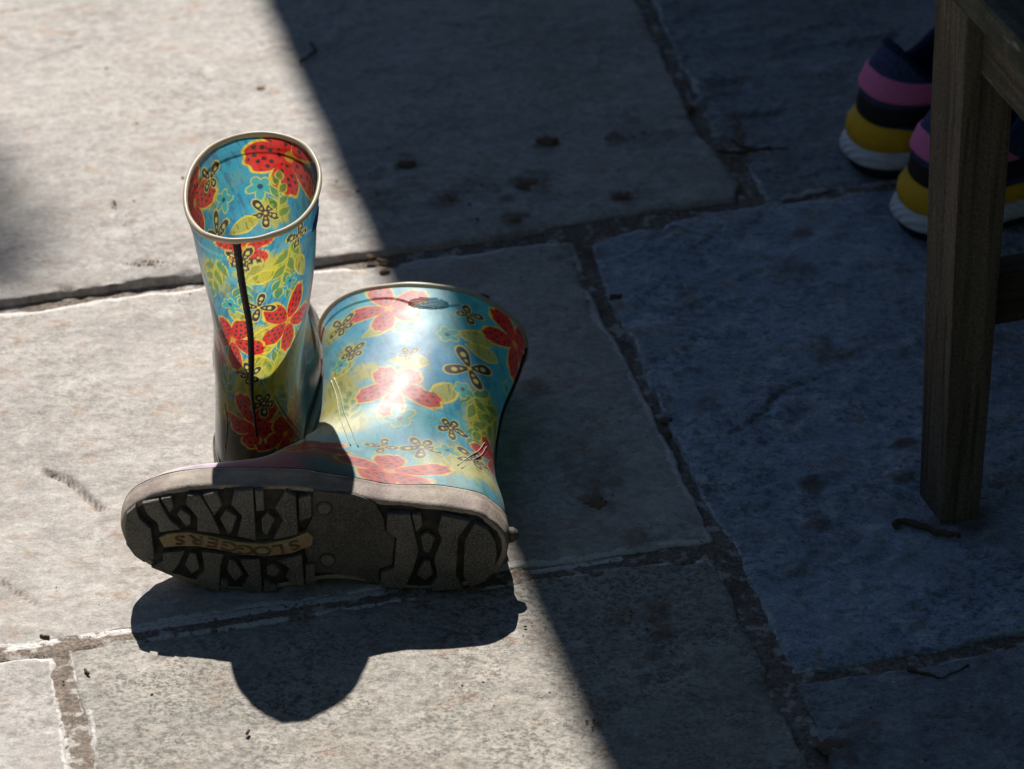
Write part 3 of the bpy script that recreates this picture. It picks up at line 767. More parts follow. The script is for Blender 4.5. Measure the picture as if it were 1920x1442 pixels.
def paint_print(a, v, circ, motifs, seed):
    """the printed lining: bright flowers drawn with yellow outlines on turquoise"""
    shp = a.shape
    a = a.ravel().astype(float); v = v.ravel().astype(float)
    n1 = fbm(a * 45, v * 45, 4, seed); n2 = fbm(a * 420 + v * 160, v * 90 - a * 60, 3, seed + 1); n3 = fbm(a * 12, v * 12, 3, seed + 2)
    col = np.empty((len(a), 3))
    def mixc(m, c):
        m = np.clip(m, 0, 1)[:, None]
        col[:] = col * (1 - m) + np.array(c)[None] * m
    col[:] = np.array((.005, .37, .53)) if seed == 5 else np.array((.03, .48, .62))
    mixc(smooth(-.1, .5, n3), (.0, .23, .50) if seed == 5 else (.0, .36, .62)); mixc(.6 * smooth(.0, .6, n1), (.05, .50, .58)); mixc((.6 if seed == 5 else .35) * smooth(.05, .45, n2), (.0, .13, .26)); mixc(.20 * smooth(.10, .45, fbm(a * 75 + 3, v * 75, 3, seed + 9)), (.36, .36, .05))
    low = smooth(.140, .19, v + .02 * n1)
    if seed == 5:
        mixc(.94 * low, (.075, .010, .005)); mixc(.7 * smooth(-.05, .3, n3) * low, (.12, .055, .008)); mixc(.7 * smooth(.0, .3, n1) * low, (.035, .06, .02))  # lower boot's print is red-brown, painted darker to stand in for shade
    else:
        ft = smooth(.222, .246, v + .008 * n1); mixc(.9 * ft * smooth(.060, .075, a) * smooth(.20, .15, a), (.02, .22, .27)); mixc(.9 * ft * smooth(.084, .098, a + .006 * n1) * smooth(.20, .15, a), (.30, .055, .30)); mixc(.85 * smooth(.205, .222, v) * smooth(.242, .230, v) * smooth(.07, .08, a) * smooth(.12, .10, a), (.42, .14, .03)); mixc(.9 * ft * smooth(.128, .142, a), (.56, .44, .36))
    YEL, OLI, RED, NAV = (.80, .66, .05), (.52, .50, .05), (.70, .010, .014), (.008, .008, .035)
    sub = None
    def leafshape(x, y, L, W):
        q = np.clip(x / L, 0, 1)
        return np.where((x > 0) & (x < L), np.abs(y) / (W * (np.sin(np.pi * q ** .8) + 1e-3)) - 1, 9.0)
    for it, (kind, ma, mv, Rr, rot) in enumerate(motifs):
        da = (a - ma + circ / 2) % circ - circ / 2; dv = v - mv
        ix = np.where((np.abs(da) < Rr * 1.5) & (np.abs(dv) < Rr * 1.5))[0]
        if not len(ix): continue
        x, y = da[ix] / Rr, dv[ix] / Rr
        wob = .10 * fbm(x * 2.6 + it * 5, y * 2.6, 3, seed + it)
        loc = col[ix]
        def put(m, c, loc=loc):
            m = np.clip(m, 0, 1)[:, None]; loc[:] = loc * (1 - m) + np.array(c)[None] * m
        px_ = .45e-3 / Rr          # half a grid step in motif units
        r = np.hypot(x, y) ; th = np.arctan2(y, x)
        ca, sa = math.cos(rot), math.sin(rot)
        xr, yr = x * ca + y * sa, -x * sa + y * ca
        nn2 = n2[ix]
        if kind == 'yellow':
            m = smooth(1.15, .55, r + wob * 4)
            put(.82 * m * smooth(-.75, .05, nn2 + .6), (.62, .54, .04)); put(.55 * m * smooth(.1, .45, nn2), (.18, .22, .02))
        elif kind == 'leaf':
            d = leafshape(xr + .9, yr, 1.8, .42) + wob
            put(.85 * smooth(.0, -.05, d), OLI); put(.6 * smooth(.15, .4, nn2) * (d < 0), (.13, .16, .02))
            put(smooth(.20, .05, np.abs(d)), YEL)
        elif kind == 'frond':
            for j in range(7):
                s0 = -.8 + .27 * j; ang = (.75 if j % 2 else -.75) * (1 - .06 * j)
                if j == 6: ang = 0
                cx, cy = math.cos(ang), math.sin(ang)
                lx, ly = (xr - s0) * cx + yr * cy, -(xr - s0) * cy + yr * cx
                d = leafshape(lx, ly, .78 - .05 * j, .17) + wob * .8
                put(.75 * smooth(0, -.1, d), (.10, .27, .05)); put(.9 * smooth(.26, .08, np.abs(d)), (.62, .62, .06))
            put(.9 * smooth(.05, .02, np.abs(yr + wob * .4)) * (np.abs(xr) < .85), (.60, .58, .06))
        else:
            npet = 5 if kind != 'navy' else (5 if it % 3 else 4)
            sec = 2 * np.pi / npet
            thr = th - rot
            kk = np.round(thr / sec); dlt = thr - kk * sec
            jit = np.sin(kk * 12.9 + it * 3.3) * .16
            l = r * np.cos(dlt - jit * .4); c_ = r * np.sin(dlt - jit * .4)
            sc = 1 + .22 * np.sin(kk * 7.1 + it)
            l = l / sc
            if kind == 'red':
                tip_ = .06 * np.sin(c_ * 26 + it) * smooth(.6, .95, l)
                d = np.sqrt(((l - .56) / .45) ** 2 + (c_ / (.20 + .16 * np.clip(l, 0, 1))) ** 2) - 1 + wob * .8 + tip_
                put(smooth(.26, .16, d), YEL); put(.5 * smooth(.26, .16, d) * smooth(.0, .4, nn2), (.45, .25, .03))
                put(smooth(.09, .03, d), RED); put(.35 * (d < .03) * smooth(.0, .5, nn2), (.30, .004, .010))
                gx, gy = l * 5.6, c_ * 5.6 + .5 * (np.floor(l * 5.6) % 2)
                jx = hash2(np.floor(gx), np.floor(gy + 40), it) - .5; jy = hash2(np.floor(gx) + 9, np.floor(gy + 40), it) - .5
                dd = np.hypot((gx - np.floor(gx) - .5 - jx * .4) * .8, gy - np.floor(gy) - .5 - jy * .4)
                put(.95 * smooth(.30, .20, dd) * (d < -.06) * (l > .22), (.035, .004, .02))
                put(smooth(.13, .09, r), (.72, .36, .03))
            elif kind == 'navy':
                d = np.sqrt(((l - .54) / .46) ** 2 + (c_ / (.13 + .17 * np.clip(l, 0, 1))) ** 2) - 1 + wob * .7
                put(smooth(.38, .26, d), (.66, .60, .12)); put(smooth(.16, .08, d), NAV)
                put(smooth(.16, .09, np.hypot(l - .66, c_)), (.68, .64, .16)); put(smooth(.10, .05, np.hypot(l - .36, c_)), (.6, .5, .16))
                put(smooth(.14, .09, r), (.76, .58, .08))
            else:
                d = np.sqrt(((l - .52) / .46) ** 2 + (c_ / .30) ** 2) - 1 + wob * .8
                put(.9 * smooth(.34, .22, d), (.64, .62, .10)); put(smooth(.05, -.05, d), (.04, .42, .42)); put(smooth(.24, .17, r), (.01, .05, .16))
        col[ix] = loc
    return col.astype(np.float32)

def rubber_skin(name, through, r0, r1, ior):
    """clear glossy rubber over printed cotton: lets some light through"""
    n = NT(name); t = n.t
    pr = n.attr('print', 'Color'); du = n.attr('dust')
    weave = n.noise(900, 2, .6)
    c = n.mix(.5, pr, n.mix(n.ramp(weave, .35, .65), (.72, .72, .72), (1.2, 1.2, 1.2)), 'MULTIPLY')
    dn = n.noise(40, 6, .7); dn2 = n.noise(260, 4, .7)
    dm = n.math('MULTIPLY', du, n.ramp(n.math('ADD', n.math('MULTIPLY', dn, .6), n.math('MULTIPLY', dn2, .4)), .30, .62))
    base = n.mix(dm, c, n.mix(dn, (.50, .43, .33), (.34, .28, .20)))
    dif = n.node('ShaderNodeBsdfDiffuse', Color=base)
    gm = n.node('ShaderNodeGamma', Color=base, Gamma=.84)
    tr = n.node('ShaderNodeBsdfTranslucent', Color=gm.outputs[0])
    m1 = n.node('ShaderNodeMixShader', Fac=n.math('MULTIPLY', n.math('SUBTRACT', 1.0, dm), through))
    t.links.new(dif.outputs[0], m1.inputs[1]); t.links.new(tr.outputs[0], m1.inputs[2])
    rough = n.math('ADD', n.math('MULTIPLY', dm, .30), n.ramp(n.noise(30, 5, .6), .3, .7, r0, r1))
    nb = n.bump(n.math('ADD', n.math('MULTIPLY', n.noise(160, 3, .6), .5), n.noise(45, 3, .5)), .12, .0012)
    gl = n.node('ShaderNodeBsdfGlossy', Color=(1, 1, 1), Roughness=rough, Normal=nb)
    fr = n.node('ShaderNodeFresnel', IOR=ior, Normal=nb)
    geo = n.n.new('ShaderNodeNewGeometry')
    ff = n.math('MULTIPLY', fr.outputs[0], n.math('SUBTRACT', 1.0, n.math('MULTIPLY', geo.outputs['Backfacing'], .93)))   # the cotton inside is matt
    m2 = n.node('ShaderNodeMixShader', Fac=ff)
    t.links.new(m1.outputs[0], m2.inputs[1]); t.links.new(gl.outputs[0], m2.inputs[2])
    t.links.new(m2.outputs[0], n.out.inputs['Surface'])
    return n.m
M['rubber'] = rubber_skin('printed_rubber', .56, .42, .55, 1.46)
M['rubber_thin'] = rubber_skin('printed_rubber_thin', .80, .28, .38, 1.24)
# clear rim
n = NT('clear_rubber_rim')
dif = n.node('ShaderNodeBsdfDiffuse', Color=n.mix(n.noise(60, 4), (.78, .71, .56), (.60, .53, .40)))
tr = n.node('ShaderNodeBsdfTranslucent', Color=(.78, .70, .50)); gl = n.node('ShaderNodeBsdfGlossy', Color=(.8, .78, .78), Roughness=.40)
ms = n.node('ShaderNodeMixShader', Fac=.45); n.t.links.new(dif.outputs[0], ms.inputs[1]); n.t.links.new(tr.outputs[0], ms.inputs[2])
fr = n.node('ShaderNodeFresnel', IOR=1.5); m2 = n.node('ShaderNodeMixShader', Fac=fr.outputs[0])
n.t.links.new(ms.outputs[0], m2.inputs[1]); n.t.links.new(gl.outputs[0], m2.inputs[2]); n.t.links.new(m2.outputs[0], n.out.inputs['Surface'])
M['rim'] = n.m
# dusty welt and dark tread
n = NT('dusty_welt')
f1 = n.noise(55, 6, .7); f2 = n.noise(600, 3, .7); f3 = n.noise(14, 3)
c = n.mix(n.ramp(f1, .35, .65), (.40, .345, .285), (.25, .21, .17)); c = n.mix(n.math('MULTIPLY', n.ramp(f2, .5, .7), .5), c, (.10, .085, .07))
c = n.mix(n.math('MULTIPLY', n.ramp(f3, .52, .64), .25), c, (.20, .12, .17))
M['welt'] = n.fin(c, .65, n.bump(f2, .5, .0008), .35)
n = NT('tread_rubber')
f1 = n.noise(38, 6, .7); f2 = n.noise(700, 3, .7)
c = n.mix(n.ramp(f1, .35, .7), (.070, .067, .060), (.160, .148, .128)); c = n.mix(n.math('MULTIPLY', n.ramp(f2, .46, .64), .6), c, (.31, .285, .25)); c = n.mix(n.math('MULTIPLY', n.ramp(n.noise(30, 5, .7), .5, .7), .45), c, (.20, .175, .14))
M['lug'] = n.fin(c, .8, n.bump(f2, .5, .0006), .3)
n = NT('tread_groove')
f1 = n.noise(60, 5, .7); f2 = n.noise(600, 3)
c = n.mix(n.ramp(f1, .4, .7), (.028, .026, .023), (.075, .066, .052))
M['groove'] = n.fin(c, .8, n.bump(f2, .4, .0006), .3)
n = NT('worn_name_band')
c = n.mix(n.ramp(n.noise(26, 3), .42, .58), (.30, .19, .095), (.27, .22, .085)); c = n.mix(n.math('MULTIPLY', n.ramp(n.noise(500, 3), .45, .7), .5), c, (.36, .32, .27))
M['band'] = n.fin(c, .75, n.bump(n.noise(600, 3), .5, .0006), .3)
n = NT('shank_rubber')
f2 = n.noise(600, 3, .7)
c = n.mix(n.ramp(n.noise(40, 5, .7), .35, .7), (.055, .052, .046), (.11, .10, .085)); c = n.mix(n.math('MULTIPLY', n.ramp(f2, .45, .65), .5), c, (.2, .18, .15))
M['shank'] = n.fin(c, .8, n.bump(f2, .5, .0006), .3)
M['letter'] = plain_mat('letter_rubber', (.125, .092, .048), .8, .5, 130)
M['strip'] = plain_mat('black_seam_strip', (.006, .006, .008), .45, .3, 200)
M['ridge'] = plain_mat('moulded_ridge', (.34, .36, .30), .5, .1, 100)

def z4(L, ox, oy): return [(ox + x / 4.0, oy + y / 4.0) for x, y in L]
A4 = lambda *L: z4(L, 200, 840)
B4 = lambda *L: z4(L, 560, 840)
LUGS = [A4((150, 600), (195, 505), (262, 440), (292, 545), (368, 615), (382, 830), (300, 862), (235, 815), (170, 740), (147, 640)),
        A4((318, 432), (438, 404), (505, 540), (588, 620), (432, 640), (420, 572), (352, 512)), A4((458, 398), (530, 385), (552, 450), (516, 500)), A4((570, 510), (602, 475), (665, 520), (663, 580), (630, 596)),
        A4((655, 372), (748, 376), (830, 520), (885, 655), (710, 630), (720, 532), (640, 432)), A4((764, 368), (870, 350), (905, 440), (842, 518)), A4((885, 540), (935, 475), (1010, 530), (962, 638), (938, 652)),
        A4((1000, 342), (1138, 332), (1142, 700), (1010, 670), (1050, 520), (975, 440)), A4((1152, 332), (1213, 340), (1213, 480), (1156, 485)), A4((1190, 540), (1240, 497), (1290, 546), (1226, 660), (1195, 640)),
        A4((1380, 342), (1450, 380), (1456, 660), (1270, 693), (1350, 552), (1296, 462)), A4((1470, 392), (1563, 372), (1563, 528), (1472, 558)),
        A4((446, 792), (608, 776), (558, 880), (486, 955), (352, 900), (446, 850)), A4((606, 880), (650, 792), (690, 802), (710, 908), (650, 944)), A4((736, 782), (898, 802), (866, 900), (848, 1086), (702, 1040), (682, 992), (752, 930)),
        A4((915, 920), (940, 842), (976, 852), (1034, 950), (970, 1000)), A4((866, 990), (918, 1008), (914, 1096), (860, 1090)), A4((1012, 842), (1163, 836), (1170, 1096), (1062, 1110), (1022, 1040), (1080, 970)),
        A4((1216, 890), (1260, 872), (1320, 920), (1270, 970), (1216, 950)), A4((1296, 850), (1478, 804), (1488, 1036), (1392, 1028), (1352, 970), (1386, 910)), A4((1502, 884), (1574, 872), (1568, 1006), (1502, 1026)), A4((1190, 1000), (1285, 1040), (1280, 1085), (1185, 1095)),
        B4((680, 502), (850, 512), (878, 642), (906, 780), (868, 900), (802, 1056), (622, 1066), (622, 940), (720, 910), (745, 682), (672, 632)), B4((864, 512), (928, 512), (938, 590), (890, 636)), B4((925, 670), (975, 642), (1030, 682), (985, 790), (945, 780)),
        B4((945, 850), (985, 850), (1010, 950), (950, 993), (890, 950)), B4((1086, 520), (1288, 560), (1202, 682), (1182, 960), (1236, 1060), (1002, 1084), (992, 1030), (1045, 970), (1022, 840), (1080, 692), (1052, 622)),
        B4((1330, 575), (1420, 620), (1474, 700), (1490, 800), (1470, 900), (1400, 1010), (1288, 1050), (1238, 960), (1252, 692))]
BAND = A4((420, 684), (500, 652), (640, 642), (800, 672), (1000, 715), (1200, 730), (1400, 692), (1530, 642), (1568, 680), (1555, 740), (1400, 800), (1200, 820), (1050, 808), (850, 770), (700, 746), (560, 746), (458, 755))
def sole_xy(p):
    return (952 - p[0]) * .358e-3, (1118 - p[1]) * .443e-3 - .0446

def prism(poly, z0, z1, inset=.0006):
    """polygon block from z1 (root) to z0 (face), face edge chamfered; the outline is kept inside the sole"""
    P = np.array(poly); c = P.mean(0)
    def ins(P, d):
        t1 = P - np.roll(P, 1, 0); t2 = np.roll(P, -1, 0) - P
        t1 /= np.linalg.norm(t1, axis=1, keepdims=True); t2 /= np.linalg.norm(t2, axis=1, keepdims=True)
        n1 = np.stack([-t1[:, 1], t1[:, 0]], 1); n2 = np.stack([-t2[:, 1], t2[:, 0]], 1)
        nn = n1 + n2; nn /= np.maximum(np.linalg.norm(nn, axis=1, keepdims=True), .5)
        area = .5 * np.sum(P[:, 0] * np.roll(P[:, 1], -1) - P[:, 1] * np.roll(P[:, 0], -1))
        return P + nn * d * np.sign(area)
    Q = ins(P, inset); m = len(P)
    V = np.vstack([np.c_[P, np.full(m, z1)], np.c_[P, np.full(m, z0 + inset * .8)], np.c_[Q, np.full(m, z0)]])
    F = []
    for k in range(2):
        for i in range(m):
            j = (i + 1) % m
            F.append((k * m + i, k * m + j, (k + 1) * m + j, (k + 1) * m + i))
    F.append(tuple(2 * m + i for i in range(m)))
    return V, F

def make_boot(key, place, mirror, motifs, label, base):
    par = BOOTS[key]
    NTn, NUn = 440, 600
    V, a, v, circ, phi = boot_surface(NT=NTn, NU=NUn, **par)
    base = np.array(base)
    root = thing('rubber_boot', label, 'boot', tuple(base), group='pair of floral rubber boots')
    put = lambda Q: place(np.asarray(Q, float)) - base
    fix = lambda F: [tuple(reversed(f)) for f in F] if mirror else F
    W = put(V)
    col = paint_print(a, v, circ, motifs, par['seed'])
    col = np.clip(col, 0, 1) ** (1.32 if key == 'stand' else 1.14) * (.80 if key == 'stand' else 1.0)
    z = V[..., 2]
    dn = fbm(a * 30, v * 30, 4, 8)
    dust = np.clip(smooth(.125, .045, z + .018 * dn) * (.02 if key == 'stand' else .26), 0, 1)
    dust = np.maximum(dust, .10 + 0 * z)
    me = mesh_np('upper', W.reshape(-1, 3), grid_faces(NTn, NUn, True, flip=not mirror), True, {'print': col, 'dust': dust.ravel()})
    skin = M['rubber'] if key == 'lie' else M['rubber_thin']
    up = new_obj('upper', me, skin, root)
    # rolled rim
    N = grid_normals(V)
    ring = V[-1] + N[-1] * .0004 + np.array([0, 0, .0005])
    Vt, Ft = tube(ring[::4], .00175 * (1 + .22 * fbm(np.arange(len(ring[::4])) * .13, np.zeros(len(ring[::4])), 3, par['seed'])), 10, True, 1.2)
    new_obj('rim', mesh_np('rim', put(Vt), fix(Ft)), M['rim'], root)
    # strip sealing the back seam
    half = 6
    cols = np.r_[np.arange(NUn - half, NUn), np.arange(0, half + 1)]
    keep = slice(int(NTn * .33), NTn - 1)
    S = V[keep][:, cols] + N[keep][:, cols] * .0007
    t_ = np.arange(S.shape[0])
    zig = (np.abs((t_ % 6) - 3) / 3 - .5) * .0005
    S[:, 0, 1] += zig * .6; S[:, -1, 1] += zig * .6
    S += N[keep][:, cols] * (.0006 * (1 - (np.arange(len(cols)) / half - 1) ** 2))[None, :, None]
    S[:, 0] -= N[keep][:, cols][:, 0] * .0009; S[:, -1] -= N[keep][:, cols][:, -1] * .0009
    new_obj('seam_strip', mesh_np('seam_strip', put(S).reshape(-1, 3), grid_faces(S.shape[0], S.shape[1], False, flip=not mirror)), M['strip'], root)
    # moulded ridge lines and ribbed finger grip
    def at(ph, vv, off):
        j = int(round(ph / (2 * np.pi) * NUn)) % NUn
        i = int(np.argmin(np.abs(v[:, j] - vv)))
        return V[i, j] + N[i, j] * off
    colg = col.reshape(NTn, NUn, 3)
    def tint(ph, vv):
        j = int(round(ph / (2 * np.pi) * NUn)) % NUn
        return colg[int(np.argmin(np.abs(v[:, j] - vv))), j]
    for line in ([(2.603, .0917), (2.45, .115), (2.244, .1458), (2.0, .170), (1.717, .1953)], [(.404, .1425), (.52, .158), (.64, .1712), (.774, .193)], [(5.644, .150), (5.733, .1656), (5.74, .185)], [(2.68, .0917), (2.52, .115), (2.30, .147), (2.06, .172), (1.78, .197)], [(.46, .1405), (.575, .156), (.695, .169), (.83, .190)]):
        q = np.array([at(p, d, .0002) for p, d in line])
        q = catmull(q, np.linspace(0, len(q) - 1, 30))
        Vt, Ft = tube(q, .00045, 6)
        tc = np.array([tint(p, d) for p, d in line]); tc = np.repeat(catmull(tc, np.linspace(0, len(tc) - 1, 30)), 6, 0)
        new_obj('moulded_ridge', mesh_np('moulded_ridge', put(Vt), fix(Ft), True, {'print': np.clip(tc * .8 + .12, 0, 1), 'dust': np.full(len(Vt), .1)}), skin, up)
    g0 = 1.50
    gr = []
    for k in range(11):
        dv = .0105 + .0012 * k; half_w = .20 * math.sqrt(max(.05, 1 - ((k - 5) / 5.6) ** 2))
        q = np.array([at(g0 + s, dv + .004 + s * .006, .0001) for s in np.linspace(-half_w, half_w, 9)])
        Vt, Ft = tube(q, .00040, 6)
        cc = np.repeat(np.array([tint(g0 + s, dv + .004 + s * .006) for s in np.linspace(-half_w, half_w, 9)]), 6, 0)
        gr.append((put(Vt), fix(Ft), cc))
    Vs = np.vstack([g_[0] for g_ in gr]); o = 0; Fs = []
    for gv, gf, _c in gr:
        Fs += [tuple(i + o for i in f) for f in gf]; o += len(gv)
    new_obj('finger_grip', mesh_np('finger_grip', Vs, Fs, True, {'print': np.clip(np.vstack([g_[2] for g_ in gr]) * .65 + .25, 0, 1), 'dust': np.full(len(Vs), .1)}), skin, up)
    # sole: welt all round, groove floor, lugs, name band with raised letters
    xs = SOLE_L * (1 - np.cos(np.linspace(0, np.pi, 140))) / 2
    lat, med = outline_y(xs)
    O = np.vstack([np.c_[xs, med], np.c_[xs[::-1], lat[::-1]][1:-1]])
    t = np.roll(O, -1, 0) - np.roll(O, 1, 0); t /= np.linalg.norm(t, axis=1, keepdims=True) + 1e-9
    on = np.stack([t[:, 1], -t[:, 0]], 1)
    prof = [(-.0035, .0046), (-.0012, .0040), (-.0002, .0044), (.0006, .0075), (.0013, .0130), (.0016, .0175), (.0010, .0195), (.0016, .0207), (.0012, .0225), (-.0006, .0232), (-.0040, .0228)]
    rings = np.array([np.c_[O + on * d, np.full(len(O), zz)] for d, zz in prof])
    heel = smooth(.075, .05, rings[..., 0])
    rings[..., 2] += heel * .0035 * smooth(.010, .0215, rings[..., 2]) + .0006 * fbm(rings[..., 0] * 120, rings[..., 1] * 120, 3, 3)
    so = new_obj('sole', mesh_np('sole', put(rings).reshape(-1, 3), grid_faces(len(prof), len(O), True, flip=mirror)), M['welt'], root)
    wl = np.c_[O + on * .0004, np.full(len(O), .0236)]; wl[:, 2] += smooth(.075, .05, wl[:, 0]) * .0035
    Vt, Ft = tube(wl, .0007, 6, True)
    new_obj('welt_line', mesh_np('welt_line', put(Vt), fix(Ft)), M['strip'], so)
    nx = len(xs)
    fl = np.array([np.c_[xs, med + (lat - med) * s, np.full(nx, .0046) + .0016 * np.sin(np.pi * s) * smooth(.075, .09, xs) * smooth(.15, .125, xs)] for s in np.linspace(.02, .98, 12)])
    new_obj('tread_floor', mesh_np('tread_floor', put(fl).reshape(-1, 3), grid_faces(12, nx, False, flip=not mirror)), M['groove'], so)
    for L in LUGS:
        P = np.array([sole_xy(p) for p in L])
        la, md = outline_y(P[:, 0]); P[:, 1] = np.clip(P[:, 1], md + .0002, la - .0002); P[:, 0] = np.clip(P[:, 0], .0035, SOLE_L - .003)
        Vp, Fp = prism(P, .0, .0050)
        new_obj('tread_lug', mesh_np('tread_lug', put(Vp), fix(Fp), False), M['lug'], so)
    Vp, Fp = prism([sole_xy(p) for p in BAND], .0006, .0050)
    new_obj('name_band', mesh_np('name_band', put(Vp), fix(Fp), False), M['band'], so)
    shank = B4((140, 352), (440, 388), (590, 440), (655, 560), (660, 640), (735, 690), (708, 900), (610, 930), (606, 1050), (420, 985), (250, 962), (100, 955), (60, 800), (75, 640), (120, 560), (120, 420))
    Vp, Fp = prism([sole_xy(p) for p in shank], .0030, .0066)
    new_obj('shank', mesh_np('shank', put(Vp), fix(Fp), False), M['shank'], so)
    for bx, by in ((1655, 480), (1665, 860)):
        cx, cy = sole_xy((200 + bx / 4, 840 + by / 4))
        th = np.linspace(0, 2 * np.pi, 20, endpoint=False)
        Vp, Fp = prism(np.c_[cx + .0058 * np.cos(th), cy + .0058 * np.sin(th)], .0026, .0062, .0004)
        new_obj('boss_ring', mesh_np('boss_ring', put(Vp), fix(Fp), False), M['groove'], so)
        Vp, Fp = prism(np.c_[cx + .0046 * np.cos(th), cy + .0046 * np.sin(th)], .0016, .0062, .0008)
        new_obj('sole_boss', mesh_np('sole_boss', put(Vp), fix(Fp), False), M['lug'], so)
    # letters follow the wavy band, reading from the heel end with their tops to the inner side
    mid = A4((455, 702), (560, 697), (700, 697), (850, 722), (1000, 757), (1150, 776), (1300, 764), (1420, 735), (1535, 690))
    mid = np.array([sole_xy(p) for p in mid])[::-1]
    mc = catmull(mid, np.linspace(0, len(mid) - 1, 200)); ds = np.concatenate([[0], np.cumsum(np.linalg.norm(np.diff(mc, axis=0), axis=1))])
    word = 'SLOGGERS'
    for i, ch in enumerate(word):
        cu = bpy.data.curves.new('t', 'FONT'); cu.body = ch; cu.size = .0135; cu.extrude = .0004; cu.align_x = 'CENTER'; cu.align_y = 'CENTER'; cu.resolution_u = 3; cu.offset = .00012
        to = bpy.data.objects.new('t', cu); COL.objects.link(to)
        bpy.context.view_layer.update()
        lm = bpy.data.meshes.new_from_object(to.evaluated_get(bpy.context.evaluated_depsgraph_get()))
        bpy.data.objects.remove(to); bpy.data.curves.remove(cu)
        co = np.empty(len(lm.vertices) * 3, np.float32); lm.vertices.foreach_get('co', co); co = co.reshape(-1, 3)
        s = ds[-1] * (.055 + .89 * (i + .5) / len(word))
        cx, cy = np.interp(s, ds, mc[:, 0]), np.interp(s, ds, mc[:, 1])
        j = min(np.searchsorted(ds, s), 198); tx, ty = mc[j + 1] - mc[j - 1]; L_ = math.hypot(tx, ty); tx /= L_; ty /= L_
        # letter x along the band (heel to toe), letter y towards the inner side
        X = cx + (co[:, 0] * 1.25) * tx + co[:, 1] * .78 * ty; Y = cy + (co[:, 0] * 1.25) * ty - co[:, 1] * .78 * tx
        Z = .0004 - co[:, 2]
        Q = put(np.c_[X, Y, Z]).astype(np.float32)
        lm.vertices.foreach_set('co', Q.ravel()); lm.update()
        new_obj('letter', lm, M['letter'], so)
    # kick-off spur at the back of the heel
    sp = np.array([(-.0005, -.008, .019), (-.004, -.008, .020), (-.0068, -.008, .0205)])
    Vt, Ft = tube(sp, [.0055, .0050, .0028], 12)
    new_obj('heel_spur', mesh_np('heel_spur', put(Vt), fix(Ft)), M['lug'], so)
    return root
n = NT('rubber_ridge_clear')
M['rubber_plain'] = n.fin((.10, .12, .07), .3, None, .5)
M['grip'] = plain_mat('ribbed_grip', (.50, .27, .22), .5, .2, 200)
make_boot('stand', stand, True, PR_ST, 'upright floral rubber boot standing with its toe pointing away', ST_ORIGIN)
make_boot('lie', lie, False, PR_LI, 'floral rubber boot lying on its side with its treaded sole facing out', (LY_ORIGIN[0] - .12, LY_ORIGIN[1] + .1, 0))

# ------------------------------------------------------------------ weathered garden bench
M['wood_leg'] = wood_mat('weathered_wood_upright', (.19, .155, .118), (.095, .076, .057), 2)
M['wood_rail'] = wood_mat('weathered_wood_rail', (.17, .14, .105), (.10, .08, .06), 1, .35)
M['wood_rail_x'] = wood_mat('weathered_wood_cross', (.085, .068, .052), (.048, .038, .03), 0)
M['wood_seat'] = wood_mat('mossy_seat_wood', (.15, .14, .115), (.085, .08, .066), 1, .8)
BD = R(-90 + 17.6) + R(90)                       # bench frame: local -Y runs towards the camera
Qc = gp(1765, 987)
bench = thing('garden_bench', 'weathered wooden garden bench with mossy seat at the right edge', 'bench', (Qc.x, Qc.y, 0), R(17.6))
# local axes: x = away to the right (depth), -y = towards the camera (length); the near outer corner of the leg is the origin
SEAT_Z = .397; LEN = 1.15; DEP = .42
def leg(x, y, sx, sy):
    """tapered leg whose outer corner stays on x, y; sx, sy point inwards"""
    bm = bmesh.new()
    w0, d0, w1, d1 = .029, .040, .036, .049
    pts = []
    for z, ww, dd, lean in ((-.004, w0, d0, 0), (.10, w0 + .001, d0 + .002, -.002), (.30, w1 - .001, d1 - .001, -.008), (SEAT_Z - .001, w1, d1, -.0105)):
        pts.append([bm.verts.new((x + lean * sx + a * ww * sx, y + b * dd * sy, z)) for a, b in ((0, 0), (1, 0), (1, 1), (0, 1))])
    for r0, r1 in zip(pts, pts[1:]):
        for i in range(4):
            bm.faces.new((r0[i], r0[(i + 1) % 4], r1[(i + 1) % 4], r1[i]))
    bm.faces.new(pts[0]); bm.faces.new(pts[-1])
    ed = [e for e in bm.edges if abs((e.verts[0].co - e.verts[1].co).normalized().z) > .8]
    bmesh.ops.bevel(bm, geom=ed, offset=.0028, segments=3, affect='EDGES', profile=.5)
    return bm_obj('leg', bm, M['wood_leg'], bench)
leg(0, 0, 1, 1)
leg(DEP, 0, -1, 1)
leg(0, -LEN + .05, 1, 1)
leg(DEP, -LEN + .05, -1, 1)
def bpart(name, x0, x1, y0, y1, z0, z1, mat, bev=.003):
    me = box_mesh(name, (x1 - x0, y1 - y0, z1 - z0), bev, 2)
    o = new_obj(name, me, mat, bench); o.location = ((x0 + x1) / 2, (y0 + y1) / 2, (z0 + z1) / 2)
    return o
bpart('rail', .0015, .0245, -LEN + .1, -.0005, .352, SEAT_Z - .002, M['wood_rail'])
bpart('rail', DEP - .0245, DEP - .0015, -LEN + .1, -.0005, .352, SEAT_Z - .002, M['wood_rail'])
bpart('end_rail', .028, DEP - .028, .008, .030, .345, SEAT_Z - .002, M['wood_rail_x'])
bpart('stretcher', .0265, DEP - .0265, .008, .032, .152, .192, M['wood_rail_x'])
bpart('end_rail', .028, DEP - .028, -LEN + .055, -LEN + .080, .345, SEAT_Z - .002, M['wood_rail_x'])
bpart('stretcher', .0265, DEP - .0265, -LEN + .055, -LEN + .080, .152, .192, M['wood_rail_x'])
for k in range(5):
    x0 = -.0125 + k * .0895
    bpart('seat_slat', x0, x0 + .080, -LEN + .02, .062, SEAT_Z, SEAT_Z + .022, M['wood_seat'], .004)

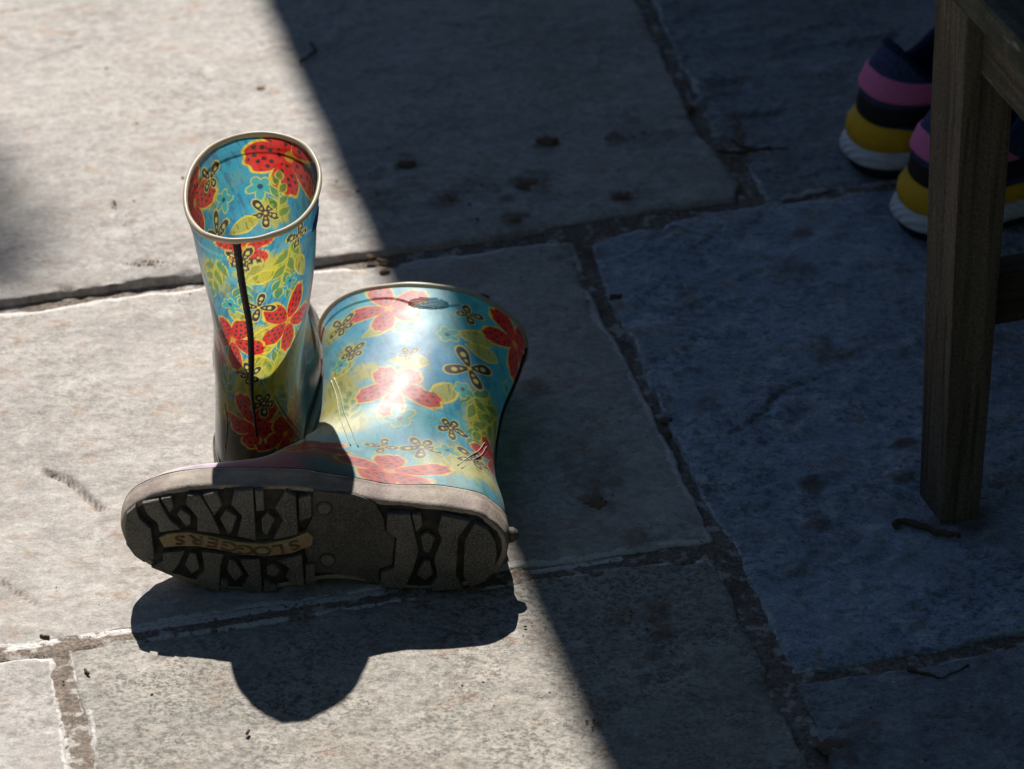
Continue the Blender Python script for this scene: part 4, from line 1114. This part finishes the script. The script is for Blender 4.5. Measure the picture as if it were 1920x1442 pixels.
# ------------------------------------------------------------------ running shoes under the bench
def knit_mat(name, c, scale=520):
    n = NT(name)
    vo = n.node('ShaderNodeTexVoronoi', {'feature': 'F1'}, Scale=float(scale), Vector=n.co)
    f = n.noise(60, 3)
    col = n.mix(n.ramp(vo.outputs['Distance'], .25, .6), c, tuple(x * .45 for x in c))
    col = n.mix(n.ramp(f, .35, .7), col, n.mix(.5, col, tuple(x * .6 for x in c)))
    return n.fin(col, .85, n.bump(vo.outputs['Distance'], -.5, .0008), .25)
M['knit'] = knit_mat('navy_knit', (.10, .13, .29))
M['lining'] = knit_mat('navy_lining', (.03, .05, .12), 700)
M['pink'] = plain_mat('pink_heel_stripe', (.95, .24, .50), .7, .06, 300, .3)
M['black_mesh'] = plain_mat('black_heel_cup', (.010, .010, .012), .6, .3, 300)
M['yellow'] = plain_mat('yellow_foam', (.95, .50, .02), .7, .10, 60)
n = NT('white_foam')
wv = n.node('ShaderNodeTexWave', {'wave_type': 'BANDS', 'bands_direction': 'DIAGONAL'}, Scale=62.0, Distortion=1.2, Vector=n.co)
c = n.mix(n.ramp(n.noise(35, 4), .45, .7), (.82, .82, .86), (.66, .65, .70))
M['white_foam'] = n.fin(c, .6, n.bump(wv.outputs['Fac'], .6, .0025), .4)
M['outsole'] = plain_mat('navy_outsole', (.016, .020, .032), .7, .3, 200)
M['dots'] = plain_mat('lavender_dot', (.52, .40, .62), .5, .05, 200)
M['lace'] = plain_mat('pale_lace', (.55, .5, .6), .8, .1, 300)

SH_LAT = np.array([(0, 0), (.0015, .012), (.008, .023), (.022, .032), (.045, .036), (.09, .035), (.13, .038), (.175, .046), (.205, .046), (.235, .038), (.258, .022), (.267, .008), (.27, -.004)])
SH_MED = np.array([(0, 0), (.0015, -.012), (.008, -.023), (.022, -.032), (.045, -.036), (.09, -.031), (.13, -.034), (.175, -.046), (.205, -.047), (.235, -.042), (.256, -.031), (.266, -.018), (.27, -.004)])
SH_L = .27
def sh_outline(x):
    def crv(P):
        C = catmull(P, np.linspace(0, len(P) - 1, 500)); return np.interp(x, np.maximum.accumulate(C[:, 0]), C[:, 1])
    return crv(SH_LAT), crv(SH_MED)
def sh_ring(n=90):
    xs = SH_L * (1 - np.cos(np.linspace(0, np.pi, n))) / 2
    la, me = sh_outline(xs)
    O = np.vstack([np.c_[xs, me], np.c_[xs[::-1], la[::-1]][1:-1]])
    t = np.roll(O, -1, 0) - np.roll(O, 1, 0); t /= np.linalg.norm(t, axis=1, keepdims=True) + 1e-9
    return O, np.stack([t[:, 1], -t[:, 0]], 1)
def sh_layer(name, prof, mat, parent, mirror, cap=False):
    """one foam layer: profile of (offset, height at heel, height at toe) round the outline"""
    O, on = sh_ring()
    fx = O[:, 0] / SH_L
    spring = .014 * smooth(.72, 1.0, fx) ** 1.5
    rings = []
    for d, zh, zt in prof:
        z = zh + (zt - zh) * smooth(.25, .75, fx) + spring
        rings.append(np.c_[O + on * d, z])
    V = np.array(rings)
    F = grid_faces(len(prof), len(O), True, flip=mirror)
    Vl = V.reshape(-1, 3).copy()
    if mirror: Vl[:, 1] *= -1
    faces = [tuple(f) for f in F]
    if cap:
        n = len(O); faces.append(tuple(range(n))[::-1])
    return new_obj(name, mesh_np(name, Vl, faces), mat, parent)
SF = [(.262, .034), (.2635, .042), (.256, .052), (.236, .060), (.205, .070), (.170, .081), (.138, .091), (.112, .099)]
SB = [(.0095, .045), (.0105, .052), (.0115, .060), (.0105, .068), (.0110, .074), (.0150, .084), (.0195, .094), (.0275, .1060)]
def sh_upper(NTn=90, NUn=140):
    t = even(SF, NTn); F = catmull(SF, t); B = catmull(SB, t)
    phi = np.linspace(0, 2 * np.pi, NUn, endpoint=False); s = (1 - np.cos(phi)) / 2
    X = B[:, None, 0] + (F - B)[:, None, 0] * s; Z = B[:, None, 1] + (F - B)[:, None, 1] * s
    side = np.where(phi < np.pi, 1., -1.)[None]
    xb, xf = B[:, None, 0], np.maximum(F[:, None, 0], .2640)
    xo = np.clip((X - xb) / (xf - xb), 0, 1) * SH_L
    la, md = sh_outline(xo); yc, hw = (la + md) / 2, (la - md) / 2
    fc = catmull(SF, np.linspace(1, 7, 500)); o = np.argsort(fc[:, 0]); H = np.interp(X, fc[o, 0], fc[o, 1])
    H = np.where(X < .112, .099 + (.112 - X) * 2, H)
    q = np.clip((Z - .034) / np.maximum(H - .034, 1e-4), 0, 1)
    wf = hw * (1 - q ** 2.2) ** (1 / 2.2) * .93 * (1 - .14 * smooth(.05, .1, Z))
    ws = .030 * 2 * np.sqrt(np.clip(s * (1 - s), 0, 1))[None] ** .9
    k = smooth(5.2, 7, t)[:, None]
    Y = (1 - k) * (yc + side * wf) + k * (side * ws)
    # collar dips at the ankles
    dip = .026 * np.sin(np.clip(s * 1.25, 0, 1) * np.pi)[None] ** 1.4 * smooth(4.6, 7, t)[:, None]
    V = np.stack([X, Y, Z - dip], -1)
    return V, phi
def make_shoe(label, heel, ang, mirror):
    root = thing('running_shoe', label, 'shoe', (heel.x, heel.y, 0), ang, 'pair of running shoes under the bench')
    sh_layer('outsole', [(-.014, .003, .001), (-.006, .001, 0.0), (-.0035, .004, .003), (-.001, .009, .005), (.0008, .0125, .0065)], M['outsole'], root, mirror, True)
    sh_layer('midsole', [(.0008, .0125, .0065), (.0030, .0145, .0085), (.0040, .0165, .010), (.0028, .0210, .015), (.0002, .0255, .021), (-.0040, .0272, .0235), (-.0080, .0274, .0237)], M['white_foam'], root, mirror)
    sh_layer('midsole_band', [(-.0040, .0264, .0230), (-.0014, .0276, .0236), (-.0004, .0340, .0262), (-.0015, .0410, .0290), (-.0050, .0462, .0320), (-.0100, .0472, .0330)], M['yellow'], root, mirror)
    V, phi = sh_upper(); NTn, NUn = V.shape[:2]
    mir = np.array([1, -1, 1]) if mirror else np.array([1, 1, 1])
    up = new_obj('upper', mesh_np('upper', (V * mir).reshape(-1, 3), grid_faces(NTn, NUn, True, flip=not mirror)), M['knit'], root)
    N = grid_normals(V)
    # padded collar rolling over to the inside
    top = V[-1]; inn = top - N[-1] * np.array([.010, .010, 0]) ; rows = []
    c0 = (top + inn) / 2
    for a_ in np.linspace(0, np.pi, 9):
        rows.append(c0 + (top - inn) / 2 * math.cos(a_) + np.array([0, 0, .0048]) * math.sin(a_))
    for dz, k_ in ((.008, .0), (.02, .02), (.034, .05)):
        rows.append(inn + np.array([0, 0, -dz]) + (inn.mean(0) - inn) * np.array([1, 1, 0]) * k_)
    rows = np.array(rows)
    new_obj('collar', mesh_np('collar', (rows * mir).reshape(-1, 3), grid_faces(len(rows), NUn, True, flip=not mirror)), M['lining'], root)
    def patch(name, z0, z1, half0, half1, mat, off, slope=0.0):
        jj = int(half0 / (2 * np.pi) * NUn)
        cols = np.r_[np.arange(NUn - jj, NUn), np.arange(0, jj + 1)]
        bz = V[:, 0, 2]
        ti = np.arange(NTn)
        nz = 14; G = []
        for z in np.linspace(z0, z1, nz):
            row = []
            for c_ in cols:
                ph = phi[c_] if phi[c_] < np.pi else phi[c_] - 2 * np.pi
                f_ = np.interp(z - slope * abs(ph), bz, ti); i0 = min(int(f_), NTn - 2); f_ -= i0
                p = V[i0, c_] * (1 - f_) + V[i0 + 1, c_] * f_; nn = N[i0, c_]
                edge = min(1, (z - z0) / .002 + .15, (z1 - z) / .002 + .15)
                row.append(p + nn * off * edge)
            G.append(row)
        G = np.array(G)
        return new_obj(name, mesh_np(name, (G * mir).reshape(-1, 3), grid_faces(nz, len(cols), False, flip=not mirror)), mat, up)
    patch('heel_cup', .0470, .0625, 1.35, 1, M['black_mesh'], .0014, -.003)
    patch('heel_stripe', .0700, .0890, 1.25, 1, M['pink'], .0016, .0035)
    for k_ in (() if mirror else (0, 1, 2)):
        c_ = (int((-.42 - .19 * k_) / (2 * np.pi) * NUn)) % NUn
        i0 = int(np.argmin(np.abs(V[:, 0, 2] - .0762)))
        p = V[i0, c_] + N[i0, c_] * .0018
        bm = bmesh.new(); bmesh.ops.create_uvsphere(bm, u_segments=12, v_segments=8, radius=.0023)
        for vv in bm.verts: vv.co = Vector(p * mir) + Vector((vv.co.x * .5, vv.co.y, vv.co.z * 1.15))
        bm_obj('heel_dot', bm, M['dots'], up, True)
    # tongue and laces at the throat
    tg = np.array([[(.108 - .02 * a_ + .004 * math.sin(a_ * 3), (.022 - .004 * a_) * s_, .096 + .014 * a_ - .006 * s_ ** 2) for s_ in np.linspace(-1, 1, 9)] for a_ in np.linspace(-.4, 1, 8)])
    new_obj('tongue', mesh_np('tongue', (tg * mir).reshape(-1, 3), grid_faces(8, 9, False)), M['lining'], up)
    for k_ in range(4):
        x = .122 + .018 * k_; z = np.interp(x, [p[0] for p in SF[::-1]], [p[1] for p in SF[::-1]])
        q = [(x, y, z + .003 - 8 * y * y) for y in np.linspace(-.022, .022, 9)]
        Vt, Ft = tube(q, .0024, 6, squash=.6)
        new_obj('lace', mesh_np('lace', np.array(Vt) * mir, Ft), M['lace'], up)
    return root
SANG = R(24)
make_shoe('farther running shoe with navy knit and pink heel stripe', gp(1594, 282, .019), SANG, True)
make_shoe('nearer running shoe half hidden behind the bench leg', gp(1690, 402, .019), SANG, False)

# ------------------------------------------------------------------ small things on the paving
n = NT('twig_bark')
c = n.mix(n.noise(200, 4), (.07, .05, .035), (.16, .12, .09))
M['twig'] = n.fin(c, .85, n.bump(n.noise(300, 4), .6, .001), .2)
def twig(pts, r, label, lift=.002):
    P = np.array([tuple(gp(u, v)) for u, v in pts]); P[:, 2] = lift + r + np.array([.0015 * math.sin(i * 2.1) for i in range(len(P))]) * .5
    q = catmull(P, np.linspace(0, len(P) - 1, 24)); b = P.mean(0); q = q + np.c_[np.zeros(24), fbm(np.arange(24) * .45, np.zeros(24), 3, int(pts[0][0])) * r * 1.3, np.zeros(24)]; b[2] = 0
    rr = r * (1 + .10 * np.sin(np.arange(24) * .9)) * np.linspace(1.1, .7, 24)
    V1, F1 = tube(q - b, rr, 9)
    V1 = V1 + (np.random.RandomState(int(pts[0][0])).rand(*V1.shape) - .5) * r * .55
    o = new_obj('twig', mesh_np('twig', V1, F1), M['twig']); o.location = b
    return tag(o, label, 'twig')
twig([(1674, 993), (1695, 991), (1740, 999), (1775, 1010), (1799, 1018)], .0024, 'short thick twig lying beside the foot of the bench leg')
twig([(1345, 292), (1380, 294), (1410, 288), (1445, 282)], .0016, 'thin twig lying across the joint left of the running shoes')
twig([(1372, 268), (1395, 284), (1440, 284), (1478, 284)], .0010, 'hair-thin stem crossing the mortar joint left of the running shoes')
twig([(562, 121), (580, 112), (591, 98), (582, 88)], .0012, 'small curled dark stem on the slab near the top shadow edge')
twig([(1700, 1262), (1740, 1274), (1770, 1276), (1815, 1255)], .0012, 'bent dry stem on the joint at the lower right')
twig([(1702, 666), (1716, 663)], .0016, 'tiny reddish stick chip left of the bench leg')
twig([(160, 1262), (167, 1272)], .0009, 'tiny dark splinter beside the pale joint at lower left')
twig([(78, 1200), (92, 1203)], .0011, 'tiny dark splinter on the left sunny joint')
twig([(238, 1007), (244, 1004)], .0008, 'tiny speck of bark at the toe of the fallen boot')
twig([(463, 1382), (468, 1377)], .0009, 'tiny orange splinter below the boot shadow')
twig([(1145, 567), (1165, 566)], .0022, 'stub of dark twig in the middle of the shaded joint')

n = NT('dry_mud')
c = n.mix(n.noise(160, 5, .7), (.12, .080, .054), (.30, .20, .135))
M['mud'] = n.fin(c, .95, n.bump(n.noise(260, 5), .9, .003), .1)
def clod(u, v, r_px, label, flat=.34, seed=0):
    p = gp(u, v); rad = (gp(u + r_px, v) - p).length
    bm = bmesh.new(); bmesh.ops.create_icosphere(bm, subdivisions=4, radius=1)
    co = np.array([vv.co for vv in bm.verts])
    d = 1 + .55 * fbm(co[:, 0] * 1.7 + seed * 3, co[:, 1] * 1.7 + co[:, 2] * 1.9, 4, seed + 40) + .32 * fbm(co[:, 0] * 6, co[:, 1] * 6 + co[:, 2] * 5, 3, seed + 41)
    for vv, k_ in zip(bm.verts, d):
        vv.co = Vector((vv.co.x * k_ * rad, vv.co.y * k_ * rad * .85, max(-.0025, vv.co.z * k_ * rad * flat * .62) + .0012))
    o = bm_obj('mud_clod', bm, M['mud'], None, True); o.location = (p.x, p.y, 0)
    return tag(o, label, 'mud clod', 'dried mud on the paving')
for i, (u, v, r_, lab, fl) in enumerate([
        (1027, 268, 21, 'round lump of dried mud at the middle of the shaded upper slab', .28),
        (762, 310, 15, 'flat mud lump on the shaded upper slab near the upright boot', .3),
        (832, 376, 24, 'ragged mud lump above the long joint, lower left of the shaded upper slab', .2),
        (1000, 350, 26, 'wide thin mud smear-lump below the round lump', .16),
        (1165, 371, 22, 'mud lump just left of the cracked joint corner', .28),
        (1152, 263, 17, 'small long mud lump right of the round one on the upper slab', .25),
        (962, 418, 16, 'mud lump lying on the edge of the long joint', .3),
        (720, 494, 13, 'dark mud crumb on the joint at the shadow edge', .5),
        (694, 484, 9, 'pea-sized mud crumb on the sunlit end of the joint', .6),
        (722, 512, 9, 'dark crumb of soil just above the fallen boot', .6),
        (1115, 946, 24, 'mud lump right of the fallen boot', .22),
        (1704, 842, 15, 'upper mud crumb left of the bench leg', .35),
        (1712, 862, 11, 'second mud crumb from the top left of the bench leg', .35),
        (1694, 902, 16, 'lowest mud crumb left of the bench leg', .3),
        (1520, 915, 16, 'dark mud lump on the blue slab left of the bench foot', .3),
        (1533, 984, 15, 'mud lump level with the twig on the blue slab', .28),
        (1275, 437, 16, 'mud lump below the joint corner left of the running shoes', .35),
        (1512, 450, 14, 'mud lump on the blue slab in front of the shoes', .3),
        (1248, 790, 11, 'soil crumb halfway along the shaded joint', .5),
        (1252, 816, 8, 'smaller soil crumb a little lower along the shaded joint', .5),
        (1560, 672, 30, 'broad pale mud crust in the middle of the blue slab', .12),
        (1565, 1405, 30, 'soil heap in the joint at the bottom edge', .3),
        (1610, 1395, 20, 'soil crumb right of the heap at the bottom edge', .3),
        (490, 168, 8, 'sunlit mud crumb beside the top shadow edge', .4),
        (1288, 205, 16, 'mud lump on the broken joint edge near the top', .4),
        (905, 560, 12, 'mud crumb beyond the rim of the fallen boot', .3)]):
    clod(u, v, r_, lab, fl, i)
# moss tuft
M['moss'] = plain_mat('dry_moss', (.12, .10, .025), .9, .5, 300)
p = gp(272, 503); r = np.random.RandomState(3); Vs, Fs = [], []
for k_ in range(150):
    q0 = np.array([r.normal() * .0060, r.normal() * .0030, 0.0015]); d = np.array([r.normal(), r.normal() * .7, abs(r.normal()) * .6 + .1]); d /= np.linalg.norm(d)
    q = [q0, q0 + d * .0022, q0 + d * .0042 + np.array([0, 0, .0005])]
    V1, F1 = tube(q, [.0007, .0006, .0002], 5, up=(.3, .5, .2)); o_ = len(Vs); Vs += list(V1); Fs += [tuple(i + o_ for i in f) for f in F1]
o = new_obj('moss_tuft', mesh_np('moss_tuft', np.array(Vs), Fs), M['moss']); o.location = (p.x, p.y, 0)
tag(o, 'scrap of brown moss on the sunlit slab left of the upright boot', 'moss')
# grit: crumbs too small to count
r = np.random.RandomState(8); Vs, Fs = [], []
octa = np.array([(1, 0, 0), (0, 1, 0), (-1, 0, 0), (0, -1, 0), (0, 0, 1.0), (0, 0, -.3)])
of = [(0, 1, 4), (1, 2, 4), (2, 3, 4), (3, 0, 4), (1, 0, 5), (2, 1, 5), (3, 2, 5), (0, 3, 5)]
for k_ in range(560):
    if k_ < 160:
        u, v = r.uniform(-100, 2000), r.uniform(-50, 1480)
    else:
        m_ = MUD_AND_CONTACT[r.randint(len(MUD_AND_CONTACT))]; u = None
    if u is None: x, y = m_[0] + r.normal() * m_[2] * .9, m_[1] + r.normal() * m_[3] * .9
    else:
        g_ = gp(u, v); x, y = g_.x, g_.y
    s = .0005 + .0011 * r.rand() ** 3
    q = octa * s * r.uniform(.6, 1.4, (6, 3)); a_ = r.rand() * 6.28
    q = np.c_[q[:, 0] * math.cos(a_) - q[:, 1] * math.sin(a_), q[:, 0] * math.sin(a_) + q[:, 1] * math.cos(a_), q[:, 2]] + np.array([x, y, .0026])
    o_ = len(Vs); Vs += list(q); Fs += [tuple(i + o_ for i in f) for f in of]
o = new_obj('grit', mesh_np('grit', np.array(Vs), Fs, False), M['mud'])
tag(o, 'fine crumbs of soil scattered over the paving', 'grit', kind='stuff')
